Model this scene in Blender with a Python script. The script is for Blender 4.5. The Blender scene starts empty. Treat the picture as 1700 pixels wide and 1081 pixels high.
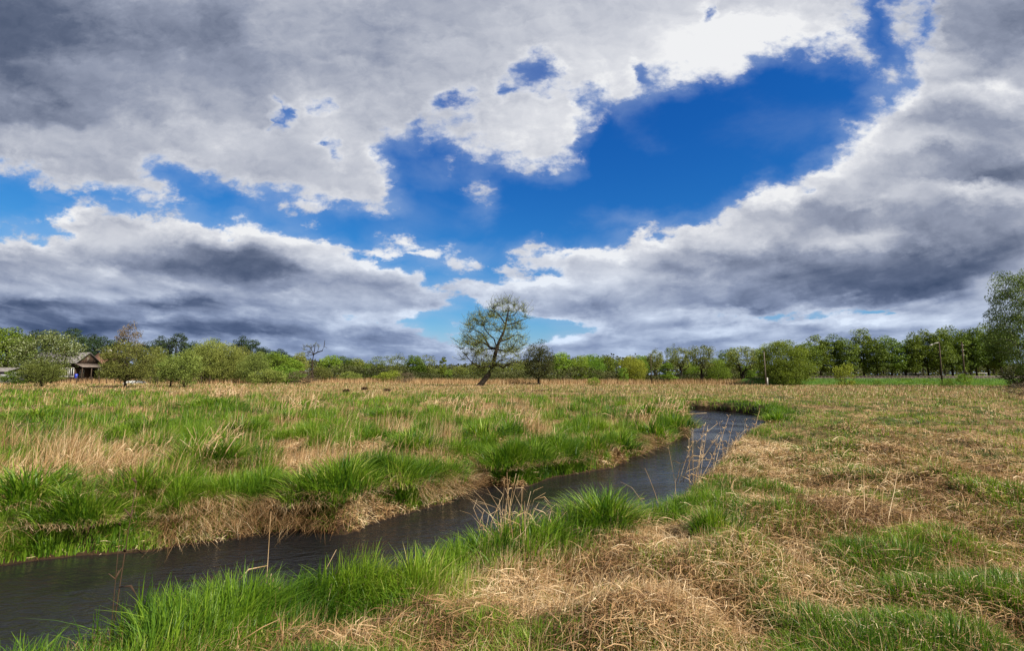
import bpy, math, random
import numpy as np
R = math.radians
rng = np.random.default_rng(11)
random.seed(11)
scene = bpy.context.scene
col = scene.collection

# ------------------------------------------------------------------ camera
CAM_Z = 1.65
PITCH = R(5.48)
F = 850.0                      # focal length in photo pixels (photo is 1700 wide): an 18 mm lens
cam_d = bpy.data.cameras.new('camera')
cam_d.lens = 18.0
cam_d.sensor_width = 36.0
cam_d.clip_start = 0.05
cam_d.clip_end = 9000
cam = bpy.data.objects.new('camera', cam_d)
cam.location = (0, 0, CAM_Z)
cam.rotation_euler = (R(90) + PITCH, 0, 0)
col.objects.link(cam)
scene.camera = cam
CP, SP = math.cos(PITCH), math.sin(PITCH)

def ray(px, py):
    cx, cy = (px - 850) / F, (540.5 - py) / F
    return np.array([cx, CP - cy * SP, SP + cy * CP])

def gp(px, py, z=0.0):
    """point of the level plane z seen at photo pixel px, py"""
    d = ray(px, py)
    t = (z - CAM_Z) / d[2]
    return d * t + np.array([0, 0, CAM_Z])

# ------------------------------------------------------------------ exposure, sun, sky
scene.render.engine = 'CYCLES'
scene.view_settings.view_transform = 'Standard'
scene.view_settings.look = 'None'
EXPO = 0.85                   # the picture is exposed for the meadow
scene.view_settings.exposure = EXPO
scene.view_settings.gamma = 1.0
SUN_AZ, SUN_EL = R(126), R(42)          # clockwise from the view direction (+Y)
sun_dir = np.array([math.sin(SUN_AZ) * math.cos(SUN_EL), math.cos(SUN_AZ) * math.cos(SUN_EL), math.sin(SUN_EL)])
sd_ = bpy.data.lights.new('sun', 'SUN')
sd_.energy = 5.0
sd_.angle = R(0.5)
sd_.color = (1.0, 0.93, 0.82)
sun = bpy.data.objects.new('sun', sd_)
col.objects.link(sun)
from mathutils import Vector
sun.rotation_euler = Vector(sun_dir).to_track_quat('Z', 'Y').to_euler()
sun.location = (30, -10, 40)

SKY_STRENGTH = 0.1
world = bpy.data.worlds.new('World')
scene.world = world
world.use_nodes = True
nt = world.node_tree
nt.nodes.clear()

class G:
    """tiny helper that chains shader maths"""
    def __init__(s, nt): s.nt = nt
    def n(s, t, **kw):
        x = s.nt.nodes.new(t)
        for k, v in kw.items(): setattr(x, k, v)
        return x
    def link(s, a, b): s.nt.links.new(a, b)
    def put(s, v, sock):
        if isinstance(v, (int, float)): sock.default_value = v
        elif isinstance(v, tuple): sock.default_value = v
        else: s.nt.links.new(v, sock)
    def m(s, op, a, b=None, c=None, clamp=False):
        x = s.n('ShaderNodeMath', operation=op, use_clamp=clamp)
        s.put(a, x.inputs[0])
        if b is not None: s.put(b, x.inputs[1])
        if c is not None: s.put(c, x.inputs[2])
        return x.outputs[0]
    def smooth(s, v, lo, hi, a=0.0, b=1.0):
        x = s.n('ShaderNodeMapRange', interpolation_type='SMOOTHSTEP')
        s.put(v, x.inputs['Value'])
        x.inputs['From Min'].default_value = lo; x.inputs['From Max'].default_value = hi
        x.inputs['To Min'].default_value = a; x.inputs['To Max'].default_value = b
        return x.outputs['Result']
    def xyz(s, a, b, c):
        x = s.n('ShaderNodeCombineXYZ')
        for v, k in zip((a, b, c), x.inputs): s.put(v, k)
        return x.outputs[0]
    def noise(s, vec, scale, detail, rough=0.5, lac=2.0, dist=0.0):
        x = s.n('ShaderNodeTexNoise')
        s.link(vec, x.inputs['Vector'])
        x.inputs['Scale'].default_value = scale; x.inputs['Detail'].default_value = detail
        x.inputs['Roughness'].default_value = rough; x.inputs['Lacunarity'].default_value = lac
        x.inputs['Distortion'].default_value = dist
        return x
    def mix(s, f, a, b, blend='MIX'):
        x = s.n('ShaderNodeMix', data_type='RGBA', blend_type=blend)
        s.put(f, x.inputs[0]); s.put(a, x.inputs[6]); s.put(b, x.inputs[7])
        return x.outputs[2]
    def ramp(s, f, stops, interp='LINEAR'):
        x = s.n('ShaderNodeValToRGB')
        x.color_ramp.interpolation = interp
        el = x.color_ramp.elements
        while len(el) < len(stops): el.new(0.5)
        for e, (p, c) in zip(el, stops):
            e.position = p; e.color = (*c, 1)
        s.put(f, x.inputs[0])
        return x.outputs[0]

def s2l(*c):
    return tuple(((v / 255) / 12.92 if v <= 10 else ((v / 255 + 0.055) / 1.055) ** 2.4) for v in c)

# ---- where the clouds stand, as outlines in directions seen from the meadow
UPPER = [(-400, -500), (1500, -500), (1440, -100), (1428, 12), (1410, 38), (1415, 52), (1385, 65), (1355, 82), (1340, 75), (1290, 85), (1250, 100),
         (1235, 125), (1200, 130), (1140, 140), (1100, 130), (1085, 150), (1070, 165), (1010, 170), (975, 175), (970, 200), (960, 225),
         (950, 260), (940, 275), (880, 280), (830, 272), (790, 258), (760, 252), (740, 240), (715, 232), (700, 215), (680, 222), (640, 225),
         (625, 235), (630, 270), (640, 310), (665, 345), (640, 352), (600, 350), (560, 345), (520, 335), (470, 330), (420, 318), (390, 308),
         (370, 298), (330, 288), (290, 280), (262, 276), (242, 284), (250, 302), (288, 315), (298, 335), (270, 345), (230, 330), (180, 325),
         (130, 315), (80, 300), (40, 290), (0, 283), (-400, 270)]
RIGHT = [(2100, -500), (1650, -500), (1560, -80), (1545, 0), (1538, 40), (1532, 70), (1512, 80), (1510, 110), (1508, 132), (1490, 150), (1468, 160),
         (1452, 182), (1430, 205), (1410, 235), (1390, 250), (1370, 265), (1345, 276), (1338, 295), (1300, 302), (1285, 296), (1260, 322),
         (1235, 332), (1200, 347), (1185, 366), (1150, 380), (1110, 380), (1090, 390), (1060, 396), (1020, 413), (980, 416), (930, 421),
         (880, 412), (856, 420), (862, 436), (900, 445), (930, 458), (890, 468), (850, 469), (800, 467), (752, 474), (765, 492), (800, 508),
         (845, 522), (890, 530), (960, 534), (1000, 545), (960, 552), (915, 558), (905, 570), (850, 584), (820, 720), (2100, 720)]
LEFT = [(-400, 392), (0, 398), (60, 395), (100, 391), (118, 384), (86, 366), (78, 352), (118, 350), (145, 342), (180, 350), (200, 356), (240, 345),
        (270, 352), (300, 347), (338, 356), (318, 368), (345, 370), (380, 378), (405, 366), (426, 372), (450, 385), (490, 391), (540, 403),
        (600, 426), (640, 441), (690, 463), (700, 471), (740, 478), (758, 496), (745, 514), (690, 522), (660, 530), (700, 545), (690, 556), (740, 566), (800, 578), (870, 586),
        (900, 720), (-400, 720)]
MIDDLE = [(614, 401), (648, 401), (700, 404), (730, 419), (770, 428), (800, 443), (818, 450), (780, 453), (740, 446), (700, 436), (650, 421), (620, 413)]
PUFFS = [(1500, 30, 27, 46), (1415, 82, 17, 19), (1478, 122, 30, 20), (50, 381, 26, 5), (770, 417, 14, 4), (860, 461, 15, 4), (1460, 170, 18, 14),
         (1428, 208, 20, 8), (505, 357, 12, 4), (1075, 372, 20, 4)]
HOLES = [(752, 168, 34, 26), (888, 122, 34, 36), (845, 150, 20, 10), (468, 176, 9, 26), (485, 175, 10, 14), (541, 168, 14, 9), (532, 236, 12, 10), (448, 196, 8, 16),
         (1180, 12, 14, 22), (1148, 60, 16, 8), (430, 291, 8, 9), (138, 226, 9, 6), (184, 463, 20, 6), (284, 470, 9, 4),
         (605, 528, 70, 7), (700, 540, 60, 10), (1290, 528, 130, 10), (1462, 522, 45, 5), (930, 546, 52, 9), (555, 247, 12, 16), (690, 205, 18, 18),
         (640, 215, 14, 16), (1225, 40, 10, 6), (950, 165, 16, 14), (1068, 128, 14, 20)]
VEILS = [(795, 325, 42, 62, .66), (720, 290, 80, 60, .58), (1030, 190, 35, 25, .6), (1350, 100, 60, 28, .5), (1300, 200, 120, 60, .34), (1060, 215, 60, 40, .4),
         (350, 310, 60, 20, .62), (700, 350, 120, 50, .4), (760, 545, 40, 25, .6), (840, 440, 30, 30, .55), (1440, 70, 20, 50, .5), (860, 300, 30, 20, .55)]
# x, y, rx, ry, brightness of the cloud there (0 = dark grey underside, 1 = white top)
TONES = [(850, 100, 900, 300, .56), (60, 50, 260, 120, .10), (30, 150, 110, 45, .14), (250, 60, 190, 60, .20), (120, 112, 110, 20, .38), (210, 150, 190, 40, .42),
         (60, 185, 90, 25, .2), (350, 180, 180, 50, .50), (450, 95, 190, 70, .38), (370, 30, 60, 40, .24), (60, 235, 100, 30, .58), (140, 288, 110, 25, .5), (290, 250, 60, 24, .42),
         (420, 240, 170, 45, .64), (600, 60, 130, 70, .5), (620, 160, 110, 60, .66), (570, 300, 100, 45, .66), (560, 60, 60, 50, .5), (700, 30, 60, 30, .52),
         (850, 60, 130, 60, .64), (900, 215, 95, 45, .74), (1000, 110, 90, 45, .76), (1080, 55, 80, 45, .66), (1150, 95, 80, 35, .82), (1260, 55, 130, 45, .96),
         (1600, 40, 90, 60, .45), (1680, 40, 70, 60, .34), (1560, 110, 40, 35, .66), (1600, 162, 90, 16, .88), (1655, 152, 50, 14, .96), (1555, 188, 60, 22, .45),
         (1650, 200, 70, 24, .4), (1500, 160, 26, 26, .92), (1440, 225, 36, 30, .86), (1540, 230, 90, 16, .7), (1580, 268, 120, 24, .32), (1660, 290, 70, 22, .22),
         (1540, 292, 60, 18, .28), (1400, 285, 55, 35, .76), (1300, 330, 60, 24, .95), (1400, 330, 60, 22, .62), (1610, 314, 55, 11, .85), (1685, 326, 40, 14, .82),
         (1450, 360, 140, 20, .3), (1600, 372, 110, 34, .32), (1200, 388, 65, 30, .84), (1265, 372, 40, 24, .72), (1100, 405, 60, 18, .9), (1445, 398, 55, 13, .88),
         (1370, 402, 45, 12, .66), (1330, 445, 170, 30, .05), (1550, 440, 150, 45, .06), (1660, 400, 70, 50, .24), (1450, 478, 210, 26, .02), (1240, 500, 80, 16, .18),
         (1150, 460, 55, 18, .4), (1000, 428, 90, 13, .88), (1000, 462, 80, 14, .66), (890, 478, 90, 9, .86), (980, 512, 100, 13, .4), (1110, 520, 70, 10, .62),
         (1180, 480, 40, 16, .36), (1600, 504, 110, 14, .56), (1660, 480, 50, 20, .6), (1450, 536, 140, 6, .82), (1500, 556, 220, 11, .42), (1200, 548, 90, 6, .88), (1130, 566, 70, 7, .34),
         (930, 562, 35, 8, .92), (1050, 562, 60, 8, .5), (1300, 570, 200, 8, .5),
         (390, 388, 70, 20, .86), (235, 382, 55, 14, .72), (180, 362, 60, 11, .42), (270, 357, 60, 10, .48), (420, 385, 40, 20, .98), (520, 420, 70, 16, .76),
         (600, 448, 80, 18, .72), (690, 486, 60, 15, .62), (350, 428, 130, 16, .24), (260, 440, 90, 18, .28), (150, 402, 90, 14, .62), (60, 405, 70, 11, .56),
         (430, 462, 130, 14, .15), (550, 478, 90, 14, .34), (60, 435, 100, 18, .34), (100, 462, 110, 12, .42), (225, 490, 45, 12, .58), (50, 508, 120, 16, .02),
         (310, 508, 120, 13, .04), (450, 508, 60, 9, .42), (150, 545, 190, 22, .0), (400, 545, 150, 16, .02), (560, 560, 110, 12, .2), (262, 521, 30, 5, .52), (480, 532, 50, 5, .45),
         (590, 541, 80, 9, .58), (620, 570, 100, 12, .34), (700, 584, 60, 9, .46), (240, 550, 40, 5, .42), (500, 572, 50, 9, .3), (700, 420, 110, 25, .82), (300, 378, 60, 10, .9), (420, 376, 30, 12, 1.0), (350, 440, 150, 14, .12), (480, 400, 50, 12, .85), (620, 440, 60, 12, .85), (120, 352, 40, 8, .7)]

def poly_sd(P, poly):
    A = np.array(poly, float); B = np.roll(A, -1, 0)
    best = np.full(P.shape[:-1], 1e18); inside = np.zeros(P.shape[:-1], bool)
    for a, b in zip(A, B):
        e = b - a; w = P - a
        t = np.clip((w @ e) / (e @ e + 1e-12), 0, 1)
        q = w - t[..., None] * e
        best = np.minimum(best, (q ** 2).sum(-1))
        c = (a[1] > P[..., 1]) != (b[1] > P[..., 1])
        xx = (b[0] - a[0]) * (P[..., 1] - a[1]) / (b[1] - a[1] + 1e-12) + a[0]
        inside ^= c & (P[..., 0] < xx)
    return np.where(inside, 1, -1) * np.sqrt(best)

NU, NV, UMAX, VMAX, VP = 92, 40, 1.16, 0.86, 1.35
uu = np.linspace(-UMAX, UMAX, NU); tt = np.linspace(0, 1, NV); vv = VMAX * tt ** VP
U, V = np.meshgrid(uu, vv)
fw = CP + V * SP
PX = np.stack([850 + F * U / fw, 540.5 - F * (V * CP - SP) / fw], -1)
cov = poly_sd(PX, UPPER)
for p in (RIGHT, LEFT, MIDDLE): cov = np.maximum(cov, poly_sd(PX, p))
def ell(e):
    q = np.hypot((PX[..., 0] - e[0]) / e[2], (PX[..., 1] - e[1]) / e[3])
    return (1 - q) * min(e[2], e[3])
for e in PUFFS: cov = np.maximum(cov, ell(e))
vs = np.clip(V / 0.35, 0.35, 1)                 # clouds near the horizon are far off: finer edges
cov = np.clip(cov / (46 * vs), -1, 1)
for e in HOLES:                                  # thin gaps, half closed by wisps
    cov = np.minimum(cov, np.clip(-1.1 * ell(e) / min(e[2], e[3]) + .30, -.22, 1))
for e in VEILS:
    q = np.exp(-(((PX[..., 0] - e[0]) / e[2]) ** 2 + ((PX[..., 1] - e[1]) / e[3]) ** 2))
    cov = np.maximum(cov, -1 + e[4] * 1.45 * q)
tone = np.full(U.shape, .5)
for x, y, rx, ry, val in TONES:
    w = np.exp(-1.1 * (((PX[..., 0] - x) / rx) ** 2 + ((PX[..., 1] - y) / ry) ** 2) ** 1.3)
    tone = tone + (val - tone) * w
uc = np.clip((PX[..., 0] * -.30 + 420 - PX[..., 1]) / 120, 0, 1) * np.clip((1000 - PX[..., 0]) / 400, 0, 1)
tone = tone - .07 * uc                            # the sheet overhead on the left is the thickest

g = G(nt)
tc = g.n('ShaderNodeTexCoord')
sep = g.n('ShaderNodeSeparateXYZ'); g.link(tc.outputs['Generated'], sep.inputs[0])
X, Y, Z = sep.outputs
yy = g.m('MAXIMUM', Y, 0.15)
u0 = g.m('DIVIDE', X, yy)
v0 = g.m('DIVIDE', g.m('MAXIMUM', Z, 0.0), yy)
inv = g.m('DIVIDE', 1.0, g.m('ADD', v0, 0.24))
Q = g.xyz(g.m('MULTIPLY', u0, inv), inv, 0.0)
P = g.xyz(u0, g.m('MULTIPLY', v0, 1.5), 3.7)
amp = g.m('MULTIPLY', g.m('MINIMUM', g.m('ADD', v0, 0.07), 0.45), 1.0)
wq = g.noise(Q, 3.0, 5, .55); ws = g.n('ShaderNodeSeparateColor'); g.link(wq.outputs['Color'], ws.inputs[0])
wp = g.noise(P, 11.0, 7, .60); wr = g.n('ShaderNodeSeparateColor'); g.link(wp.outputs['Color'], wr.inputs[0])
def warp(k1, k2, a, b):
    s = g.m('ADD', g.m('MULTIPLY', g.m('SUBTRACT', a, .5), k1), g.m('MULTIPLY', g.m('SUBTRACT', b, .5), k2))
    return g.m('MULTIPLY', s, amp)
u1 = g.m('ADD', u0, warp(.24, .22, ws.outputs[0], wr.outputs[0]))
v1 = g.m('ADD', v0, warp(.15, .20, ws.outputs[1], wr.outputs[1]))
un = g.m('DIVIDE', g.m('ADD', u1, UMAX), 2 * UMAX, clamp=True)
tn = g.m('MULTIPLY', g.m('POWER', g.m('DIVIDE', g.m('MAXIMUM', v1, 0.0), VMAX, clamp=True), 1 / VP), NV - 1)

def curve_node(vals):
    x = g.n('ShaderNodeFloatCurve')
    c = x.mapping.curves[0]
    x.mapping.use_clip = False
    xs = np.linspace(0, 1, len(vals))
    c.points[0].location = (0, float(vals[0])); c.points[-1].location = (1, float(vals[-1]))
    for a, b in zip(xs[1:-1], vals[1:-1]): c.points.new(float(a), float(b))
    for p in c.points: p.handle_type = 'VECTOR'
    x.mapping.update()
    g.link(un, x.inputs['Value'])
    return x.outputs[0]
accC = accT = None
for i in range(NV):
    w = g.m('SUBTRACT', 1.0, g.m('ABSOLUTE', g.m('SUBTRACT', tn, float(i))), clamp=True)
    for k, grid in enumerate(((cov + 1) / 2, tone)):
        c = curve_node(grid[i])
        if k == 0: accC = g.m('MULTIPLY_ADD', c, w, accC if accC is not None else 0.0)
        else: accT = g.m('MULTIPLY_ADD', c, w, accT if accT is not None else 0.0)
covn = g.m('MULTIPLY_ADD', accC, 2.0, -1.0)
n1 = g.noise(Q, 4.2, 9, .60, dist=.25)
def lumps(vec):
    x = g.n('ShaderNodeTexVoronoi', voronoi_dimensions='2D', feature='SMOOTH_F1', normalize=True)
    g.link(vec, x.inputs['Vector']); x.inputs['Scale'].default_value = 11.0; x.inputs['Detail'].default_value = 3.0
    x.inputs['Roughness'].default_value = .55; x.inputs['Lacunarity'].default_value = 2.3; x.inputs['Smoothness'].default_value = .35
    return g.m('SUBTRACT', .5, x.outputs['Distance'])
wv = g.n('ShaderNodeVectorMath', operation='MULTIPLY_ADD'); g.link(wp.outputs['Color'], wv.inputs[0]); wv.inputs[1].default_value = (.10, .10, 0); g.link(P, wv.inputs[2])
n2 = lumps(wv.outputs[0])
n2f = g.noise(P, 24.0, 7, .62)
DL = g.n('ShaderNodeVectorMath', operation='ADD'); g.link(Q, DL.inputs[0]); DL.inputs[1].default_value = (0.10, -0.09, 0)
DP = g.n('ShaderNodeVectorMath', operation='ADD'); g.link(P, DP.inputs[0]); DP.inputs[1].default_value = (0.012, 0.02, 0)
dens = g.m('ADD', covn, g.m('ADD', g.m('MULTIPLY', g.m('SUBTRACT', n1.outputs[0], .5), 1.7),
           g.m('ADD', g.m('MULTIPLY', g.m('SUBTRACT', n2, .22), 1.1), g.m('MULTIPLY', g.m('SUBTRACT', n2f.outputs[0], .5), 1.1))))
crisp = g.smooth(v0, .20, .50, .55, 1.0)          # the low heap clouds have firmer edges than the high sheet
dens_c = g.m('DIVIDE', g.m('ADD', dens, .16), crisp)
solid = g.smooth(dens_c, 0.0, .68)
wisp = g.noise(Q, 2.2, 7, .62, dist=.8)
veil = g.smooth(g.m('ADD', covn, g.m('MULTIPLY', g.m('SUBTRACT', wisp.outputs[0], .5), 1.1)), -.74, .45, 0.0, .42)
r1 = g.noise(Q, 1.7, 6, .46, dist=.5); r1b = g.noise(DL.outputs[0], 1.7, 6, .46, dist=.5)
dw = g.n('ShaderNodeVectorMath', operation='MULTIPLY_ADD'); g.link(wp.outputs['Color'], dw.inputs[0]); dw.inputs[1].default_value = (.10, .10, 0); g.link(DP.outputs[0], dw.inputs[2])
n2s = lumps(dw.outputs[0])
relief = g.m('ADD', g.m('MULTIPLY', g.m('SUBTRACT', r1.outputs[0], r1b.outputs[0]), .95), g.m('MULTIPLY', g.m('MULTIPLY', g.m('SUBTRACT', n2, n2s), g.smooth(dens, .2, 1.6, .55, .12)), 1.0))
body = g.m('ADD', g.m('MULTIPLY', g.m('SUBTRACT', r1.outputs[0], .5), -.75), g.m('MULTIPLY', g.m('SUBTRACT', n1.outputs[0], .5), g.smooth(v0, .06, .36, -.48, -.12)))
thin = g.smooth(dens, .1, 1.0, .20, 0.0)
br = g.m('ADD', g.m('ADD', g.m('MULTIPLY_ADD', accT, 1.02, .075), relief), g.m('ADD', body, thin))
ccol = g.ramp(br, [(0.0, s2l(66, 80, 106)), (.2, s2l(95, 106, 130)), (.45, s2l(146, 154, 174)), (.7, s2l(194, 198, 209)), (.9, s2l(222, 224, 230)), (1.0, s2l(240, 241, 243))])
lowc = g.mix(g.smooth(v0, .02, .30, 1.0, 0.0), (1, 1, 1, 1), (.80, .93, 1.12, 1))          # air between here and the far clouds
ccol = g.mix(1.0, ccol, lowc, 'MULTIPLY')
sky = g.n('ShaderNodeTexSky', sky_type='NISHITA')
sky.sun_disc = False
sky.sun_elevation = SUN_EL
sky.sun_rotation = SUN_AZ
sky.air_density = 1.0; sky.dust_density = 0.6; sky.ozone_density = 2.0
sk = g.n('ShaderNodeSeparateColor'); g.link(sky.outputs[0], sk.inputs[0])
sc = g.n('ShaderNodeCombineColor')
SKYFIT = [(.068, 2.36), (.475, 1.33), (1.678, .80)]      # gain, contrast per channel: a polarising filter
for i, (a, e) in enumerate(SKYFIT):
    g.link(g.m('MINIMUM', g.m('MULTIPLY', g.m('POWER', sk.outputs[i], e), a / 2 ** EXPO), 8.0), sc.inputs[i])
cl = g.n('ShaderNodeVectorMath', operation='SCALE'); g.link(ccol, cl.inputs[0]); cl.inputs['Scale'].default_value = 1 / SKY_STRENGTH / 2 ** EXPO
vl = tuple(c / SKY_STRENGTH / 2 ** EXPO for c in s2l(176, 196, 226)) + (1,)
allc = g.mix(solid, g.mix(veil, sc.outputs[0], vl), cl.outputs[0])
bg = g.n('ShaderNodeBackground'); g.link(allc, bg.inputs['Color']); bg.inputs['Strength'].default_value = SKY_STRENGTH
wo = g.n('ShaderNodeOutputWorld'); g.link(bg.outputs[0], wo.inputs['Surface'])
#--SKYEND

# ------------------------------------------------------------------ helpers
def hash2(ix, iy, s):
    h = (ix.astype(np.int64) * 374761393 + iy.astype(np.int64) * 668265263 + s * 974634533) & 0xFFFFFFFF
    h = ((h ^ (h >> 13)) * 1274126177) & 0xFFFFFFFF
    return ((h ^ (h >> 16)) & 0xFFFF) / 65535.0
def vnoise(x, y, s=0):
    ix, iy = np.floor(x), np.floor(y)
    fx, fy = x - ix, y - iy
    fx = fx * fx * (3 - 2 * fx); fy = fy * fy * (3 - 2 * fy)
    a, b = hash2(ix, iy, s), hash2(ix + 1, iy, s)
    c, d = hash2(ix, iy + 1, s), hash2(ix + 1, iy + 1, s)
    return (a * (1 - fx) + b * fx) * (1 - fy) + (c * (1 - fx) + d * fx) * fy
def fbm(x, y, oct=4, s=0):
    """about -0.5 .. 0.5"""
    v = 0; a = .5; n = 0
    for i in range(oct):
        v = v + a * vnoise(x * 2 ** i + 17.3 * i, y * 2 ** i - 9.1 * i, s + i); n += a; a *= .5
    return v / n - .5
def sstep(x, a, b):
    t = np.clip((x - a) / (b - a), 0, 1); return t * t * (3 - 2 * t)

def mesh_np(name, co, faces_flat, counts, mats, tint=None, mat_idx=None, smooth=False):
    me = bpy.data.meshes.new(name)
    n = len(co); counts = np.asarray(counts, np.int32)
    me.vertices.add(n); me.vertices.foreach_set('co', np.ascontiguousarray(co, np.float32).ravel())
    me.loops.add(len(faces_flat)); me.loops.foreach_set('vertex_index', np.ascontiguousarray(faces_flat, np.int32))
    me.polygons.add(len(counts))
    st = np.zeros(len(counts), np.int32); st[1:] = np.cumsum(counts)[:-1]
    me.polygons.foreach_set('loop_start', st)
    if mat_idx is not None: me.polygons.foreach_set('material_index', np.ascontiguousarray(mat_idx, np.int32))
    if smooth: me.polygons.foreach_set('use_smooth', np.ones(len(counts), bool))
    me.update(calc_edges=True)
    if tint is not None:
        at = me.attributes.new('tint', 'FLOAT', 'POINT'); at.data.foreach_set('value', np.ascontiguousarray(tint, np.float32))
    for m in (mats if isinstance(mats, (list, tuple)) else [mats]): me.materials.append(m)
    return me

def obj(name, me, parent=None, **props):
    o = bpy.data.objects.new(name, me); col.objects.link(o)
    if parent is not None: o.parent = parent
    for k, v in props.items():
        if v is not None: o[k] = v
    return o
def empty(name, loc, rz=0.0, **props):
    o = obj(name, None, **props); o.location = loc; o.rotation_euler = (0, 0, rz)
    o.empty_display_size = .3
    return o

class MB:
    """collects boxes, tubes and polygons for one mesh"""
    def __init__(s): s.v = []; s.f = []; s.i = []
    def add(s, vs, fs, mi=0):
        b = len(s.v); s.v += [tuple(map(float, p)) for p in vs]; s.f += [[b + k for k in f] for f in fs]; s.i += [mi] * len(fs)
    def box(s, c, d, mi=0, rot=None):
        vs = []
        for x in (-.5, .5):
            for y in (-.5, .5):
                for z in (-.5, .5):
                    p = np.array([x * d[0], y * d[1], z * d[2]])
                    if rot is not None: p = rot @ p
                    vs.append(p + np.array(c))
        s.add(vs, [(0, 1, 3, 2), (4, 6, 7, 5), (0, 4, 5, 1), (2, 3, 7, 6), (0, 2, 6, 4), (1, 5, 7, 3)], mi)
    def tube(s, pts, rad, n=6, mi=0, cap=True):
        pts = np.array(pts, float); m = len(pts); vs = []
        for k in range(m):
            t = pts[min(k + 1, m - 1)] - pts[max(k - 1, 0)]; t = t / (np.linalg.norm(t) + 1e-9)
            a = np.cross(t, (0, 0, 1) if abs(t[2]) < .9 else (1, 0, 0)); a /= np.linalg.norm(a); b = np.cross(t, a)
            for q in range(n):
                w = 2 * math.pi * q / n; vs.append(pts[k] + rad[k] * (math.cos(w) * a + math.sin(w) * b))
        fs = [(k * n + q, k * n + (q + 1) % n, (k + 1) * n + (q + 1) % n, (k + 1) * n + q) for k in range(m - 1) for q in range(n)]
        if cap: fs += [tuple(range((m - 1) * n, m * n)), tuple(range(n - 1, -1, -1))]
        s.add(vs, fs, mi)
    def mesh(s, name, mats, smooth=False):
        return mesh_np(name, np.array(s.v), [k for f in s.f for k in f], [len(f) for f in s.f], mats, mat_idx=s.i, smooth=smooth)

# ------------------------------------------------------------------ materials
def mat(name):
    m = bpy.data.materials.new(name); m.use_nodes = True
    m.node_tree.nodes.clear()
    gg = G(m.node_tree); out = gg.n('ShaderNodeOutputMaterial')
    return m, gg, out
def plant_mat(name, stops, transl=.35, rough=.5, spec=.25, vary=.25, objvary=0.0, huevary=0.0):
    m, q, out = mat(name)
    at = q.n('ShaderNodeAttribute', attribute_name='tint')
    c = q.ramp(at.outputs['Fac'], stops)
    if objvary or huevary:
        oi = q.n('ShaderNodeObjectInfo')
        hs = q.n('ShaderNodeHueSaturation')
        q.link(c, hs.inputs['Color'])
        q.link(q.m('MULTIPLY_ADD', oi.outputs['Random'], huevary, .5 - huevary / 2), hs.inputs['Hue'])
        r2 = q.m('FRACT', q.m('MULTIPLY', oi.outputs['Random'], 7.31))
        q.link(q.m('MULTIPLY_ADD', r2, objvary, 1 - objvary / 2), hs.inputs['Value'])
        c = hs.outputs[0]
    pr = q.n('ShaderNodeBsdfPrincipled'); q.link(c, pr.inputs['Base Color'])
    pr.inputs['Roughness'].default_value = rough; pr.inputs['Specular IOR Level'].default_value = spec
    tr = q.n('ShaderNodeBsdfTranslucent'); q.link(q.mix(1.0, c, (1.1, 1.1, .6, 1), 'MULTIPLY'), tr.inputs['Color'])
    mx = q.n('ShaderNodeMixShader'); mx.inputs[0].default_value = transl
    q.link(pr.outputs[0], mx.inputs[1]); q.link(tr.outputs[0], mx.inputs[2]); q.link(mx.outputs[0], out.inputs[0])
    return m
def flat_mat(name, stops, scale=8.0, rough=.8, spec=.2, stretch=(1, 1, 1), detail=5, bump=.0):
    m, q, out = mat(name)
    t = q.n('ShaderNodeTexCoord'); mp = q.n('ShaderNodeMapping'); q.link(t.outputs['Object'], mp.inputs['Vector']); mp.inputs['Scale'].default_value = stretch
    n = q.noise(mp.outputs[0], scale, detail, .6)
    c = q.ramp(n.outputs[0], stops)
    pr = q.n('ShaderNodeBsdfPrincipled'); q.link(c, pr.inputs['Base Color'])
    pr.inputs['Roughness'].default_value = rough; pr.inputs['Specular IOR Level'].default_value = spec
    if bump:
        b = q.n('ShaderNodeBump'); b.inputs['Strength'].default_value = bump; b.inputs['Distance'].default_value = .02
        q.link(n.outputs[0], b.inputs['Height']); q.link(b.outputs[0], pr.inputs['Normal'])
    q.link(pr.outputs[0], out.inputs[0])
    return m

GREEN = plant_mat('fresh_grass', [(0, (.028, .080, .008)), (.3, (.082, .172, .010)), (.65, (.175, .285, .018)), (.9, (.27, .36, .045)), (1, (.44, .40, .13))], .42, .45, .3)
STRAW = plant_mat('dry_straw', [(0, (.10, .050, .022)), (.3, (.27, .150, .064)), (.65, (.50, .335, .168)), (1, (.72, .57, .37))], .22, .55, .25)
BROWN = plant_mat('brown_stalk', [(0, (.030, .018, .010)), (1, (.085, .050, .030))], .1, .7, .15)
BARK = flat_mat('grey_brown_bark', [(.3, (.014, .011, .008)), (.7, (.048, .037, .027))], 9, .9, .1, (1, 1, .25), 5, .6)
BARK_PALE = flat_mat('birch_bark', [(.35, (.05, .045, .04)), (.6, (.32, .30, .27))], 6, .8, .15, (1, 1, .5))

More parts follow.
